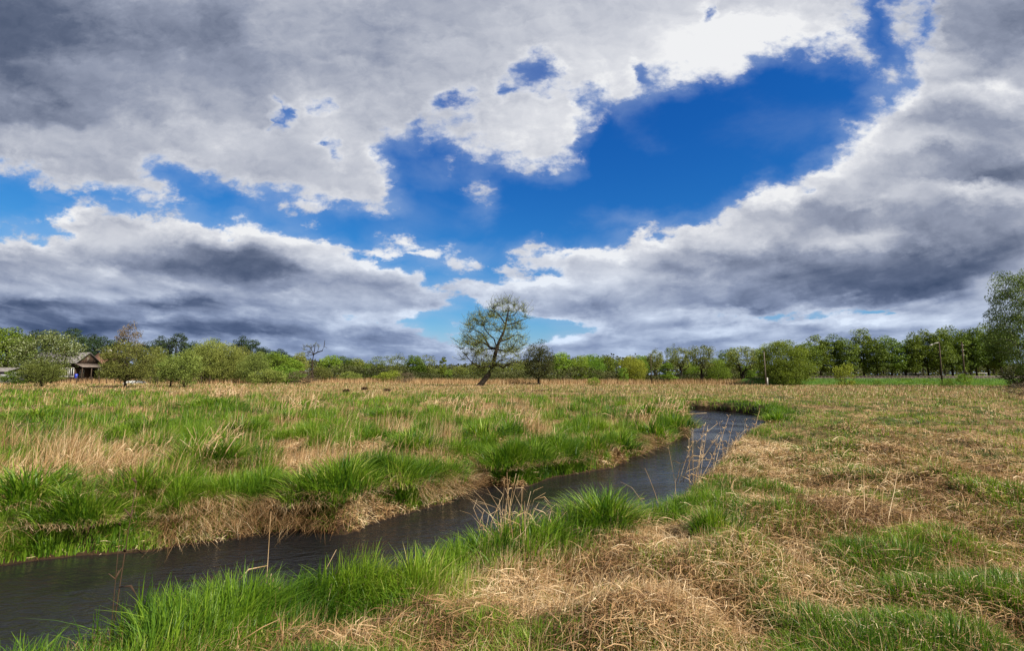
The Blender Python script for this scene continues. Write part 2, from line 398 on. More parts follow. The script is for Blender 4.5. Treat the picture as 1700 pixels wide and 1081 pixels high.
# ------------------------------------------------------------------ stream outline (waterline) and the lie of the land
WATER_Z = -0.55
L_px = [(0, 942), (130, 926), (260, 918), (400, 891), (480, 884), (560, 884), (620, 863), (700, 845), (765, 830), (800, 806), (860, 811), (915, 800),
        (935, 794), (985, 784), (1050, 765), (1082, 750), (1112, 738), (1135, 727), (1143, 710), (1141, 696), (1144, 685)]
LB = [(-60, -22), (-24, -6), (-12, 1.6), (-8.5, 4.4)] + [tuple(gp(x, y, WATER_Z)[:2]) for x, y in L_px] + [(9.6, 32.4), (4, 34.5), (-5, 38), (-30, 45), (-80, 60), (-160, 90)]
RB = [(-50, -30), (-20, -9), (-10, -.9), (-5.2, 1.7), (-3.05, 3.0), (-2.65, 3.3), (-1.85, 4.15), (-.5, 4.95), (.75, 5.9), (1.5, 6.5), (2.5, 7.9), (4.0, 10.3),
      (6.3, 14.6), (8.7, 18.2), (11.0, 22.2), (12.3, 25), (13.0, 27.6), (13.0, 29.8), (12.0, 31.8), (10, 33.4), (4, 36.5), (-5, 40.4), (-30, 47.6), (-80, 63), (-160, 93)]
STREAM = LB + RB[::-1]

# low mounds: (photo x, y of the middle, radius m, height m)
HAY = [(1085, 1052, .55, .30), (1235, 948, .50, .22), (1415, 858, .95, .30), (1455, 756, .9, .34), (1440, 716, 1.3, .30), (1600, 735, 1.6, .22), (1290, 742, .8, .16), (1045, 905, .55, .12), (1590, 812, 1.2, .2)]
HAY_W = [(*gp(x, y, .1)[:2], r, h) for x, y, r, h in HAY]
# sedge tussocks: (photo x, y of the foot, radius m, blade height m)
TUSS = [(40, 870, .75, .42), (130, 880, .6, .44), (230, 850, .55, .36), (320, 815, .62, .44), (372, 812, .5, .36), (512, 868, .62, .50), (570, 862, .70, .52), (655, 835, .62, .48), (715, 822, .55, .42),
        (745, 800, .55, .42), (840, 800, .62, .46), (885, 792, .62, .46), (930, 782, .55, .44), (985, 778, .60, .46), (1030, 765, .65, .44), (1085, 735, .75, .50), (1120, 718, .85, .5),
        (255, 738, .95, .40), (300, 735, .8, .34), (480, 715, .9, .4), (800, 752, .8, .4), (400, 745, .8, .34), (680, 778, .7, .36), (1075, 705, .9, .48), (645, 712, 1.0, .36), (350, 690, 1.6, .42), (60, 705, 1.1, .36),
        (1185, 915, .30, .30), (1005, 895, .50, .34), (955, 880, .45, .30), (1292, 706, .7, .34), (150, 905, .35, .34), (290, 915, .3, .28)]
def on_bank(x, y, zb=0.0):
    c = gp(x, y, zb)[:2]
    for k in range(40):                              # step back from the water until it stands on the bank
        if -poly_sd(np.array([c]), STREAM)[0] > .22: break
        c = c * 1.012
    return c
TUSS_W = [(*(gp(x, y, -.05)[:2] if x > 1150 or (940 < x < 1020 and y > 870) else on_bank(x, y, -.35 if y > 900 else -.25)), r * .88, h * .95) for x, y, r, h in TUSS]

def graded(lo, a, b, hi, fine, grow=1.10):
    xs = list(np.arange(a, b, fine)); s = fine; x = xs[-1]
    while x < hi: s *= grow; x += s; xs.append(x)
    s = fine; x = a; pre = []
    while x > lo: s *= grow; x -= s; pre.append(x)
    return np.array(pre[::-1] + xs)
GX = graded(-3000, -11, 15, 3000, .11, 1.09)
GY = graded(-400, .6, 33, 3500, .11, 1.09)
gx, gy = np.meshgrid(GX, GY)
PT = np.stack([gx, gy], -1)
sdist = -poly_sd(PT, STREAM)                     # > 0 on land
left = poly_sd(PT, LB + [(-200, 3000), (-3000, 3000), (-3000, -400), (-60, -400)]) > 0
dn = sdist + .62 * fbm(gx * .95, gy * .95, 3, 5) * sstep(np.abs(sdist), 2.2, .2)
bw = np.where(left, .95, .42) + np.where(left, .9, .4) * fbm(gx * .9, gy * .9, 2, 9)
prof = np.sin(np.clip(dn / bw, 0, 1) * np.pi / 2) ** .8
land = WATER_Z + .02 + (-(WATER_Z) - .02) * prof
bed = WATER_Z - np.clip(-dn * 1.1, 0, .5) - .0
hmap = np.where(dn > 0, land, bed)
def clump(x, y):
    """0..1: tufts about half a metre across"""
    xx = x + .25 * fbm(x / .6, y / .6, 2, 141); yy = y + .25 * fbm(x / .6, y / .6, 2, 151)
    return np.clip(.5 + 1.5 * fbm(xx / .62, yy / .62, 2, 161) + .5 * fbm(xx / 1.9, yy / 1.9, 2, 171), 0, 1)
near = sstep(sdist, 0.15, np.where(left, 2.2, 1.2))
hmap += near * (np.where(left, .36, .30) * fbm(gx / 1.5, gy / 1.5, 3, 21) + .14 * fbm(gx / .5, gy / .5, 2, 31) + .16 * (clump(gx, gy) - .5) * (gy < 30)) * sstep(gy, -2, 3)
hmap += near * .9 * fbm(gx / 30, gy / 30, 2, 41) * sstep(gy, 14, 50) * .5
for x, y, r, h in HAY_W: hmap += h * .8 * np.exp(-((gx - x) ** 2 + (gy - y) ** 2) / (r * .8) ** 2) * (dn > 0)
for x, y, r, h in TUSS_W: hmap += .14 * np.exp(-((gx - x) ** 2 + (gy - y) ** 2) / (r * .6) ** 2) * (dn > .1)

def bil(grid, x, y):
    i = np.clip(np.searchsorted(GX, x) - 1, 0, len(GX) - 2); j = np.clip(np.searchsorted(GY, y) - 1, 0, len(GY) - 2)
    fx = np.clip((x - GX[i]) / (GX[i + 1] - GX[i]), 0, 1); fy = np.clip((y - GY[j]) / (GY[j + 1] - GY[j]), 0, 1)
    return (grid[j, i] * (1 - fx) + grid[j, i + 1] * fx) * (1 - fy) + (grid[j + 1, i] * (1 - fx) + grid[j + 1, i + 1] * fx) * fy
def hz(x, y): return float(bil(hmap, np.array([x]), np.array([y]))[0])

ny, nx = gx.shape
idx = np.arange(nx * ny).reshape(ny, nx)
quads = np.stack([idx[:-1, :-1], idx[:-1, 1:], idx[1:, 1:], idx[1:, :-1]], -1).reshape(-1, 4)
GROUND, q, out = mat('meadow_soil')
geo = q.n('ShaderNodeNewGeometry')
na = q.noise(geo.outputs['Position'], .55, 5, .6); nb = q.noise(geo.outputs['Position'], 9.0, 6, .65)
litter = q.ramp(nb.outputs[0], [(.3, (.045, .026, .012)), (.48, (.15, .095, .045)), (.68, (.33, .23, .11))])
turf = q.ramp(nb.outputs[0], [(.3, (.014, .022, .006)), (.6, (.040, .060, .012)), (.8, (.13, .11, .04))])
base = q.mix(q.smooth(na.outputs[0], .44, .58), litter, turf)
zs = q.n('ShaderNodeSeparateXYZ'); q.link(geo.outputs['Position'], zs.inputs[0])
soil = q.ramp(nb.outputs[0], [(.3, (.012, .008, .005)), (.7, (.045, .027, .014))])
base = q.mix(q.smooth(zs.outputs[2], -.18, -.38), base, soil)
pr = q.n('ShaderNodeBsdfPrincipled'); q.link(base, pr.inputs['Base Color']); pr.inputs['Roughness'].default_value = .9; pr.inputs['Specular IOR Level'].default_value = .1
bp = q.n('ShaderNodeBump'); bp.inputs['Strength'].default_value = .8; bp.inputs['Distance'].default_value = .03
q.link(nb.outputs[0], bp.inputs['Height']); q.link(bp.outputs[0], pr.inputs['Normal']); q.link(pr.outputs[0], out.inputs[0])
obj('ground', mesh_np('ground', np.stack([gx, gy, hmap], -1).reshape(-1, 3), quads.ravel(), np.full(len(quads), 4), GROUND, smooth=True), kind='structure')

# water: one level sheet in the stream bed
cs = sdist[:-1, :-1] < 1.3
wq_ = quads.reshape(ny - 1, nx - 1, 4)[cs]
used, invx = np.unique(wq_, return_inverse=True)
wco = np.stack([gx.ravel()[used], gy.ravel()[used], np.full(len(used), WATER_Z)], -1)
WATER, q, out = mat('stream_water')
t = q.n('ShaderNodeTexCoord')
mp = q.n('ShaderNodeMapping'); q.link(t.outputs['Object'], mp.inputs['Vector']); mp.inputs['Rotation'].default_value = (0, 0, R(-38)); mp.inputs['Scale'].default_value = (1.0, 2.0, 1)
w1 = q.noise(mp.outputs[0], 3.2, 4, .55, dist=.6); w2 = q.noise(mp.outputs[0], 11.0, 4, .6, dist=.4)
hh = q.m('ADD', w1.outputs[0], q.m('MULTIPLY', w2.outputs[0], .38))
calm = q.noise(t.outputs['Object'], .55, 3, .5, dist=.6)
bp = q.n('ShaderNodeBump'); bp.inputs['Distance'].default_value = .10; q.link(q.smooth(calm.outputs[0], .36, .66, .16, .75), bp.inputs['Strength']); q.link(hh, bp.inputs['Height'])
pr = q.n('ShaderNodeBsdfPrincipled'); pr.inputs['Base Color'].default_value = (.010, .010, .011, 1); pr.inputs['Roughness'].default_value = .04; pr.inputs['IOR'].default_value = 1.36; pr.inputs['Specular IOR Level'].default_value = .9
q.link(bp.outputs[0], pr.inputs['Normal']); q.link(pr.outputs[0], out.inputs[0])
obj('water', mesh_np('water', wco, invx.ravel(), np.full(len(wq_), 4), WATER, smooth=True), kind='structure')

# ------------------------------------------------------------------ blades
def blades(p, az, h, w, bend, tint, segs, droop=.35, rnd=rng):
    """arching blades as ribbons; p (n,3)"""
    n = len(p)
    t = np.linspace(0, 1, segs + 1)[None, :]
    dh = h[:, None] * bend[:, None] * t ** 2
    zz = h[:, None] * t * (1 - droop * bend[:, None] * t)
    cx = p[:, 0:1] + np.cos(az)[:, None] * dh; cy = p[:, 1:2] + np.sin(az)[:, None] * dh; cz = p[:, 2:3] + zz
    fa = az + np.pi / 2 + rnd.normal(0, .7, n)
    ww = w[:, None] * np.maximum(.06, (1 - t ** 1.7)) * .5
    ox, oy = np.cos(fa)[:, None] * ww, np.sin(fa)[:, None] * ww
    A = np.stack([cx - ox, cy - oy, cz], -1); B = np.stack([cx + ox, cy + oy, cz], -1)
    co = np.stack([A, B], 2).reshape(n, (segs + 1) * 2, 3)
    k = np.arange(segs)
    f = np.stack([2 * k, 2 * k + 1, 2 * k + 3, 2 * k + 2], -1)[None] + (np.arange(n) * (segs + 1) * 2)[:, None, None]
    return co.reshape(-1, 3), f.reshape(-1), np.full(n * segs, 4), np.repeat(tint, (segs + 1) * 2)
def litterp(p, az, ln, w, tilt, tint, segs=3, rnd=rng):
    """dry leaves lying about: bent ribbons close to the ground"""
    n = len(p)
    t = np.linspace(-.5, .5, segs + 1)[None, :]
    curl = rnd.normal(0, .32, n)[:, None]
    a = az[:, None] + curl * t * 2
    cx = p[:, 0:1] + np.cos(a) * ln[:, None] * t; cy = p[:, 1:2] + np.sin(a) * ln[:, None] * t
    arch = rnd.uniform(-.05, .20, n)[:, None] * ln[:, None]
    cz = p[:, 2:3] + arch * (1 - (2 * t) ** 2) + tilt[:, None] * ln[:, None] * (t + .5)
    fa = az + np.pi / 2
    roll = rnd.normal(0, .6, n)[:, None]
    ww = w[:, None] * np.sqrt(np.maximum(.08, 1 - (2 * t) ** 2)) * .5
    ox, oy, oz = np.cos(fa)[:, None] * ww * np.cos(roll), np.sin(fa)[:, None] * ww * np.cos(roll), ww * np.sin(roll)
    A = np.stack([cx - ox, cy - oy, cz - oz], -1); B = np.stack([cx + ox, cy + oy, cz + oz], -1)
    co = np.stack([A, B], 2).reshape(n, (segs + 1) * 2, 3)
    k = np.arange(segs)
    f = np.stack([2 * k, 2 * k + 1, 2 * k + 3, 2 * k + 2], -1)[None] + (np.arange(n) * (segs + 1) * 2)[:, None, None]
    return co.reshape(-1, 3), f.reshape(-1), np.full(n * segs, 4), np.repeat(tint, (segs + 1) * 2)
def join(parts):
    cos, fs, cs_, ts = [], [], [], []; b = 0
    for co, f, c, t in parts:
        cos.append(co); fs.append(f + b); cs_.append(c); ts.append(t); b += len(co)
    return np.concatenate(cos), np.concatenate(fs), np.concatenate(cs_), np.concatenate(ts)

# ---- the grass that nobody could count: scattered over the meadow, thinner and coarser with distance
NB = 1750000
rr = np.exp(np.concatenate([rng.uniform(math.log(1.5), math.log(150), 1250000), rng.uniform(math.log(2.0), math.log(16), NB - 1250000)])); th = rng.uniform(R(-57), R(57), NB)
px_, py_ = rr * np.sin(th), rr * np.cos(th)
# the steep bank faces have more surface than their plan shows: more plants there
def along(line, cnt, off0, off1, side):
    L_ = np.array(line); seg = rng.integers(0, len(L_) - 1, cnt * 4); f = rng.uniform(0, 1, (cnt * 4, 1))
    ln = np.linalg.norm(L_[seg + 1] - L_[seg], axis=1); p = L_[seg] * (1 - f) + L_[seg + 1] * f
    dist = np.hypot(p[:, 0], p[:, 1]); pr_ = ln / np.maximum(dist, 5) ** 1.3; pr_ = pr_ / pr_.max()
    k = np.where(rng.uniform(0, 1, cnt * 4) < pr_ * 1.5)[0][:cnt]
    nrm = np.stack([-(L_[seg + 1] - L_[seg])[:, 1], (L_[seg + 1] - L_[seg])[:, 0]], -1) / ln[:, None] * side
    return p[k] + nrm[k] * rng.uniform(off0, off1, (len(k), 1))
ex = np.concatenate([along(LB[2:26], 110000, -.2, .55, 1), along(RB[9:16], 20000, -.2, .6, -1)])
px_, py_ = np.concatenate([px_, ex[:, 0]]), np.concatenate([py_, ex[:, 1]]); rr = np.hypot(px_, py_)
d_ = bil(sdist, px_, py_); z_ = bil(hmap, px_, py_)
lf = bil(left.astype(float), px_, py_) > .5
keep = (z_ > WATER_Z + .015) & (d_ > -.25)
px_, py_, d_, z_, lf, rr = (a[keep] for a in (px_, py_, d_, z_, lf, rr))
n = len(px_)
u_ = rng.uniform(0, 1, n)
big = fbm(px_ / 2.6, py_ / 3.6, 3, 61) * 2          # about -1..1
mid = fbm(px_ / .8, py_ / .8, 3, 71) * 2
fine = fbm(px_ / .25, py_ / .25, 2, 75) * 2
far = sstep(rr, 18, 60)
# how green it is
gl = .56 + .9 * big + 1.9 * (clump(px_, py_) - .5) + .45 * mid - .16 * far + .30 * sstep(d_, 1.8, .6) + .55 * sstep(d_, .6, .15) * np.sign(fbm(px_ / .9, py_ / .9, 2, 201) + .17)
gr_strip = sstep(fbm(px_ / .55, py_ / .55, 3, 121), -.22, .02) * sstep(d_, 1.15, .55) * sstep(py_, 7.5, 5.2)
gr_strip = np.maximum(gr_strip, .62 * sstep(d_, 1.5, .5) * (py_ > 21) * (py_ < 45))
gr = .57 + .85 * big + .50 * mid + .35 * fine + .7 * (clump(px_, py_) - .5) + 1.1 * gr_strip + .25 * sstep(rr, 16, 9) * sstep(px_, 3.5, 1.2)*0 + .15 * far + 1.1 * sstep(d_, 1.5, .6) * (py_ > 17)
gr += .30 * sstep(rr, 6.5, 4.0) * sstep(px_, 1.6, 2.6)
green = np.clip(np.where(lf, gl, gr), .02, .97)
def blob(x, y, r, ry=None):
    c = gp(x, y, 0); ry = ry or r
    return np.exp(-(((px_ - c[0]) / r) ** 2 + ((py_ - c[1]) / ry) ** 2))
for x, y, r, ry in [(430, 990, .38, .28), (420, 850, .9, .7), (600, 815, .35, .3), (770, 790, .45, .45), (820, 985, .35, .5), (940, 960, .7, .6), (1040, 1010, .8, .6), (1060, 930, .5, .4), (60, 800, 1.8, .9), (160, 790, 1.8, 1.0), (230, 770, 1.5, .8),
                    (1085, 1052, .5, .4), (1235, 948, .5, .4), (1415, 858, 1.0, .7), (1455, 756, 1.4, .9), (1600, 740, 3, 2), (1620, 800, 2, 1.2), (1330, 905, .6, .4), (300, 885, .8, .35), (520, 780, .8, .6)]:
    green *= 1 - .93 * blob(x, y, r, ry)
for x, y, r, ry in [(1000, 872, .9, .35), (1110, 845, .8, .45), (930, 905, .35, .3), (1170, 800, .8, .8), (1420, 930, .6, .3), (1500, 1010, .7, .3), (1290, 1000, .40, .25), (1200, 905, .3, .25), (1330, 975, .5, .25), (1560, 905, .5, .4), (1660, 845, .6, .5), (1490, 745, .8, .6), (1600, 955, .4, .25), (700, 1000, .9, .45), (350, 1030, 1, .5), (1400, 690, 3, 1.2), (1560, 650, 14, 6)]:
    green = np.maximum(green, .68 * blob(x, y, r, ry))
green = np.where(lf | (gr_strip > .3), green, np.clip(green, .17, .56))
isg = (u_ < green) & ~((gr_strip > .3) & ~lf & (rr < 9) & (rng.uniform(0, 1, n) < .5))
skip = (u_ < green) & ~isg
# dry standing stalks or flat litter
tall_dry = np.where(lf, .36 + .9 * fbm(px_ / 1.5, py_ / 1.9, 3, 81) * 2 + .5 * fbm(px_ / .5, py_ / .5, 2, 83) * 2, .10 + .5 * far + .5 * gr_strip)
tall_dry = np.where(lf & (d_ < .7), tall_dry * .25, tall_dry)
tall_dry = np.clip(tall_dry, .04, .95)
isd = (~isg) & (~skip | (rng.uniform(0, 1, n) < .12)) & (rng.uniform(0, 1, n) < tall_dry)
isf = (~isg) & (~isd) & (~skip)
LODW = rr * .0011
cl_ = clump(px_, py_)
caz = np.arctan2(-(clump(px_, py_ + .08) - clump(px_, py_ - .08)), -(clump(px_ + .08, py_) - clump(px_ - .08, py_)))
az_w = R(15)                                        # the wind of last winter laid most stalks over to the right

def emit(name, msk, kind, mtl, **props):
    parts = []
    for lo, hi, segs in ((0, 6, 5), (6, 14, 3), (14, 400, 1)):
        k = np.where(msk & (rr >= lo) & (rr < hi))[0]
        if not len(k): continue
        m_ = len(k); P3 = np.stack([px_[k], py_[k], z_[k] - .02], -1)
        if kind == 'green':
            strip = np.where(lf[k], sstep(d_[k], 1.2, .3), gr_strip[k])
            hgt = np.where(lf[k], .06 + .08 * strip + .34 * sstep(cl_[k], .40, .95), .070 + (.14 + .16 * cl_[k]) * strip + .085 * sstep(cl_[k], .3, 1)) * (1 + .3 * far[k])
            hgt = hgt * rng.uniform(.55, 1.35, m_)
            az = caz[k] + rng.normal(0, .8, m_); az = np.where(rng.uniform(0, 1, m_) < .25, az_w + rng.normal(0, .6, m_), az)
            ti = np.clip(.40 + .25 * fine[k] + .25 * big[k] + .45 * (vnoise(px_[k] / .5, py_[k] / .5, 181) - .5) + rng.normal(0, .19, m_), 0, 1)
            parts.append(blades(P3, az, hgt, np.maximum(rng.uniform(.004, .010, m_) * (1 + .75 * strip), LODW[k] * rng.uniform(.7, 1.4, m_)), np.abs(rng.normal(.45, .35, m_)), ti, segs))
        elif kind == 'dry':
            hgt = np.where(lf[k], .20 + .40 * sstep(fbm(px_[k] / .8, py_[k] / .8, 2, 91), .0, .3), .16 + .12 * far[k]) * rng.uniform(.4, 1.5, m_)
            az = az_w + rng.normal(0, 1.0, m_)
            ti = np.clip(.55 + .3 * mid[k] + rng.normal(0, .2, m_), 0, 1)
            parts.append(blades(P3, az, hgt, np.maximum(rng.uniform(.0022, .0045, m_), LODW[k] * rng.uniform(.45, .9, m_)), np.abs(rng.normal(.35, .35, m_)), ti, segs, .3))
        else:
            ln = rng.uniform(.03, .16, m_) * rng.choice([1, 1, 1, 1.8], m_) * (1 + .9 * sstep(rr[k], 6, 40))
            ti = np.clip(.45 + .40 * mid[k] + .35 * fine[k] + .9 * fbm(px_[k] / 2.1, py_[k] / 1.6, 3, 191) + rng.normal(0, .24, m_), 0, 1)
            P3[:, 2] += rng.uniform(.0, .07, m_)
            parts.append(litterp(P3, rng.uniform(0, 2 * np.pi, m_), ln, np.maximum(rng.uniform(.0022, .0062, m_), LODW[k] * rng.uniform(.5, 1.0, m_)), rng.normal(0, .22, m_), ti, min(segs, 3)))
    co, f, c, t = join(parts)
    return obj(name, mesh_np(name, co, f, c, mtl, t), kind='stuff', **props)
emit('grass', isg, 'green', GREEN, label='fresh green grass growing over the meadow and the stream banks', category='grass')
emit('dry_grass', isd, 'dry', STRAW, label='pale dry standing grass stalks of last year across the meadow', category='dry grass')
emit('straw_litter', isf, 'flat', STRAW, label='matted flat straw lying on the ground between the grass', category='straw')
# dead leaves and roots hanging down the steep banks
kb = np.where((d_ < .35) & lf & (rr < 40))[0]; kb = kb[: 26000]
m_ = len(kb); jx = rng.normal(0, .06, (m_, 2)); P3 = np.stack([px_[kb] + jx[:, 0], py_[kb] + jx[:, 1], z_[kb] + .01], -1)
towater = np.arctan2(-(bil(sdist, px_[kb], py_[kb] + .15) - bil(sdist, px_[kb], py_[kb] - .15)), -(bil(sdist, px_[kb] + .15, py_[kb]) - bil(sdist, px_[kb] - .15, py_[kb])))
hb_ = blades(P3, towater + rng.normal(0, .5, m_), rng.uniform(.14, .42, m_), np.maximum(rng.uniform(.003, .006, m_), rr[kb] * .0008), rng.uniform(.7, 1.5, m_), np.clip(rng.normal(.38, .25, m_) + .5 * mid[kb], 0, 1), 3, .75)
sel = fbm(P3[:, 0] / .7, P3[:, 1] / .7, 2, 55) > .04
selq = np.repeat(sel, 3)
co, f, c, t = hb_; f = f.reshape(-1, 12)[sel].ravel()
obj('bank_thatch', mesh_np('bank_thatch', co, f, np.full(len(f) // 4, 4), STRAW, t), kind='stuff', label='dead straw hanging down the steep far bank over the water', category='straw')
#--PART2END

# ------------------------------------------------------------------ sedge tussocks, hay mounds, dry stalks (each one a thing)
def tussock_mesh(seed, far_):
    r = np.random.default_rng(seed)
    n = 380 if far_ else 720
    rad = .62 * np.sqrt(r.uniform(0, 1, n)); a = r.uniform(0, 2 * np.pi, n)
    lob = .78 + .35 * np.sin(a * 2 + seed) * np.sin(a * 3 + 2 * seed)
    x, y = rad * np.cos(a) * lob, rad * np.sin(a) * lob
    dome = .14 * (1 - (rad / .62) ** 2)
    h = (.50 - .16 * (rad / .62) ** 2) * r.uniform(.6, 1.15, n)
    az = a + r.normal(0, .55, n)
    bend = np.clip(.25 + .75 * rad / .62 + r.normal(0, .2, n), .05, 1.3)
    ti = np.clip(.42 + .18 * np.sin(a * 2 + seed) + r.normal(0, .26, n), 0, 1)
    w = r.uniform(.009, .020, n) * (1.5 if far_ else 1)
    g_ = blades(np.stack([x, y, dome - .03], -1), az, h, w, bend, ti, 2 if far_ else 4, .42, r)
    m = 90 if far_ else 260                          # dead leaves hanging round the skirt
    a = r.uniform(0, 2 * np.pi, m); rad = r.uniform(.40, .66, m)
    d_ = blades(np.stack([rad * np.cos(a), rad * np.sin(a), np.full(m, .0)], -1), a + r.normal(0, .4, m), r.uniform(.15, .35, m), r.uniform(.004, .008, m) * (2 if far_ else 1), r.uniform(.8, 1.5, m), r.uniform(.3, .9, m), 3, .62, r)
    co, f, c, t = join([g_, d_])
    mi = np.concatenate([np.zeros(len(g_[2]), int), np.ones(len(d_[2]), int)])
    return mesh_np('sedge_tussock', co, f, c, [GREEN, STRAW], t, mi)
TM = {k: [tussock_mesh(s + (50 if k else 0), k) for s in (1, 2, 3, 4)] for k in (False, True)}
for i, ((px, py, r, h), (x, y, _, _)) in enumerate(zip(TUSS, TUSS_W)):
    bank = float(bil(sdist, np.array([x]), np.array([y]))[0])
    o = obj('sedge_tussock', TM[y > 11][i % 4])
    z = hz(x, y)
    if z < WATER_Z + .12: z = WATER_Z + .12
    o.location = (x, y, z - .03); o.rotation_euler = (0, 0, random.uniform(0, 6.28))
    o.scale = (r / .62, r / .62, h / .50 * 1.05)
    near_side = not bool(bil(left.astype(float), np.array([x]), np.array([y]))[0] > .5)
    if near_side: lab, gr_ = 'green grass tuft growing in the straw on the near right bank of the stream', 'green tufts on the near bank'
    elif bank < 1.6: lab, gr_ = 'lush green sedge tussock leaning out over the far left bank of the stream', 'sedge tussocks along the far bank'
    else: lab, gr_ = 'dark green sedge tussock standing among dry grass in the left meadow', 'sedge tussocks in the meadow'
    o['label'] = lab; o['category'] = 'tussock'; o['group'] = gr_

HAY_LAB = ['heap of brown matted straw at the bottom edge, below the stream bend', 'rounded straw hummock beside the lone green tuft on the near bank', 'broad straw hummock with thin dry stalks fanning out of it',
           'brown straw ridge right of the stream bend, the tall dark one', 'long low straw ridge behind the dark brown one', 'wide pale straw hummock at the right edge of the meadow', 'low straw hummock just beside the stream bend',
           'flat pale straw hummock behind the green bank grass in the middle', 'low reddish straw hummock right of the fanning stalks']
for (x, y, r, h), lab in zip(HAY_W, HAY_LAB):
    rg = np.random.default_rng(int(abs(x * 1000 + y * 77)) + 3)
    n = int(2600 * min(1.6, max(.5, r)))
    a = rg.uniform(0, 6.283, n); q_ = r * 1.15 * np.sqrt(rg.uniform(0, 1, n))
    X_, Y_ = x + q_ * np.cos(a), y + q_ * np.sin(a)
    Z_ = bil(hmap, X_, Y_) + rg.uniform(0, .10, n) * (1 - q_ / (r * 1.2))
    dist = math.hypot(x, y)
    prt = litterp(np.stack([X_ - x, Y_ - y, Z_ - hz(x, y)], -1), a + rg.normal(0, .7, n), rg.uniform(.05, .18, n), np.maximum(rg.uniform(.0022, .0060, n), dist * .0009), -.25 - rg.uniform(0, .35, n), np.clip(rg.normal(.45, .25, n), 0, 1), 3, rg)
    o = obj('straw_hummock', mesh_np('straw_hummock', prt[0], prt[1], prt[2], STRAW, prt[3]), label=lab, category='hummock', group='straw hummocks on the right side')
    o.location = (x, y, hz(x, y))

def stalks(name, px, py, n, hgt, spread, lean, leanaz, thick, mtl, label, cat, group=None, kink=.3, heads=False, seed=0, zb=0.0):
    r = random.Random(seed + int(px))
    hgt *= 1.3; thick *= 1.25
    c = gp(px, py, zb); x, y = c[0], c[1]; z0 = hz(x, y)
    if z0 < WATER_Z: z0 = WATER_Z
    mb = MB()
    for k in range(n):
        a = r.uniform(0, 6.28); q_ = spread * math.sqrt(r.random())
        p = np.array([q_ * math.cos(a), q_ * math.sin(a) * .8, -.03]); H = hgt * r.uniform(.55, 1.1)
        la = leanaz + r.gauss(0, .7); ln = abs(lean + r.gauss(0, lean * .5 + .05))
        d = np.array([math.cos(la) * ln, math.sin(la) * ln, 1.0]); d /= np.linalg.norm(d)
        pts = [p]; seg = 5
        for s in range(seg):
            if r.random() < kink * .35: d = d + np.array([r.gauss(0, .5), r.gauss(0, .5), r.gauss(-.2, .3)])
            d = d + np.array([math.cos(la), math.sin(la), 0]) * .05 * s * lean; d /= np.linalg.norm(d)
            pts.append(pts[-1] + d * H / seg)
        th_ = thick * r.uniform(.6, 1.2)
        mb.tube(pts, [th_ * (1 - .12 * s) for s in range(seg + 1)], 4, 0)
        if r.random() < .7:                          # a dead leaf or two hanging from the stalk
            s = r.randint(1, 4); b = pts[s]; a2 = r.uniform(0, 6.28); L_ = r.uniform(.06, .16) * hgt
            e = b + np.array([math.cos(a2) * L_, math.sin(a2) * L_, r.uniform(-.4, .5) * L_]); e2 = e + np.array([math.cos(a2) * L_ * .6, math.sin(a2) * L_ * .6, -.6 * L_])
            mb.tube([b, e, e2], [th_ * .8, th_ * 1.5, th_ * .2], 3, 0)
        if heads:
            for s in range(6):
                b = pts[-1 - r.randint(0, 2)]; a2 = r.uniform(0, 6.28); L_ = r.uniform(.015, .045) * hgt
                e = b + np.array([math.cos(a2) * L_, math.sin(a2) * L_, L_ * r.uniform(.6, 1.5)])
                mb.tube([b, e], [th_ * 1.2, th_ * .6], 4, 0)
    me = mb.mesh(name, mtl)
    at = me.attributes.new('tint', 'FLOAT', 'POINT'); at.data.foreach_set('value', np.repeat(np.random.default_rng(int(px)).uniform(.35, 1, len(me.vertices) // 4 + 1), 4)[:len(me.vertices)].astype(np.float32))
    o = obj(name, me, label=label, category=cat, group=group); o.location = (x, y, z0)
    return o
stalks('dry_reed', 440, 955, 1, .90, .01, .015, 0, .0042, STRAW, 'single tall pale dry stem standing straight at the water edge', 'reed', kink=0, seed=1)
GB = 'clumps of dry reed on the near bank'
stalks('dry_reed', 455, 965, 14, .58, .22, .35, .4, .0042, STRAW, 'broken dry reed stalks crossing each other beside the single tall stem', 'reed', GB, 1.0, seed=2)
stalks('dry_reed', 850, 905, 44, .60, .32, .25, 1.0, .0026, STRAW, 'bushy clump of dry reed stalks on the bank where the stream narrows in the middle', 'reed', GB, .9, seed=3)
stalks('dry_reed', 740, 905, 8, .55, .2, .5, 2.6, .0036, STRAW, 'few thin dry reed stalks leaning left over the water', 'reed', GB, .8, seed=4)
stalks('dry_reed', 1022, 845, 14, .58, .22, .45, 2.7, .0030, STRAW, 'pale dry reed stalks bent left over the stream behind the green bank tuft', 'reed', GB, .8, seed=5)
stalks('dry_reed', 1180, 805, 46, .85, .55, .45, .35, .0030, STRAW, 'large clump of arching dry reed stalks standing against the upper stream water', 'reed', GB, .5, True, seed=6)
stalks('dry_reed', 1120, 815, 6, .7, .3, .3, 2.2, .0032, STRAW, 'thin dry reed stalks left of the large arching reed clump', 'reed', GB, .5, seed=7)
stalks('dry_reed', 15, 1075, 5, .40, .10, .35, 2.4, .0034, STRAW, 'bent dry reed stalks in the bottom left corner by the water', 'reed', GB, .8, seed=8)
stalks('dry_reed', 115, 1075, 8, .42, .12, .55, .3, .0034, STRAW, 'kinked dry reed stalks beside the brown seed stem', 'reed', GB, 1.0, seed=9)
stalks('dock_stem', 182, 1085, 2, .74, .02, .05, 1.2, .0040, BROWN, 'dark brown branching seed stem rising in front of the water', 'weed', None, .3, True, seed=10)
GT = 'tufts of tall dry grass'
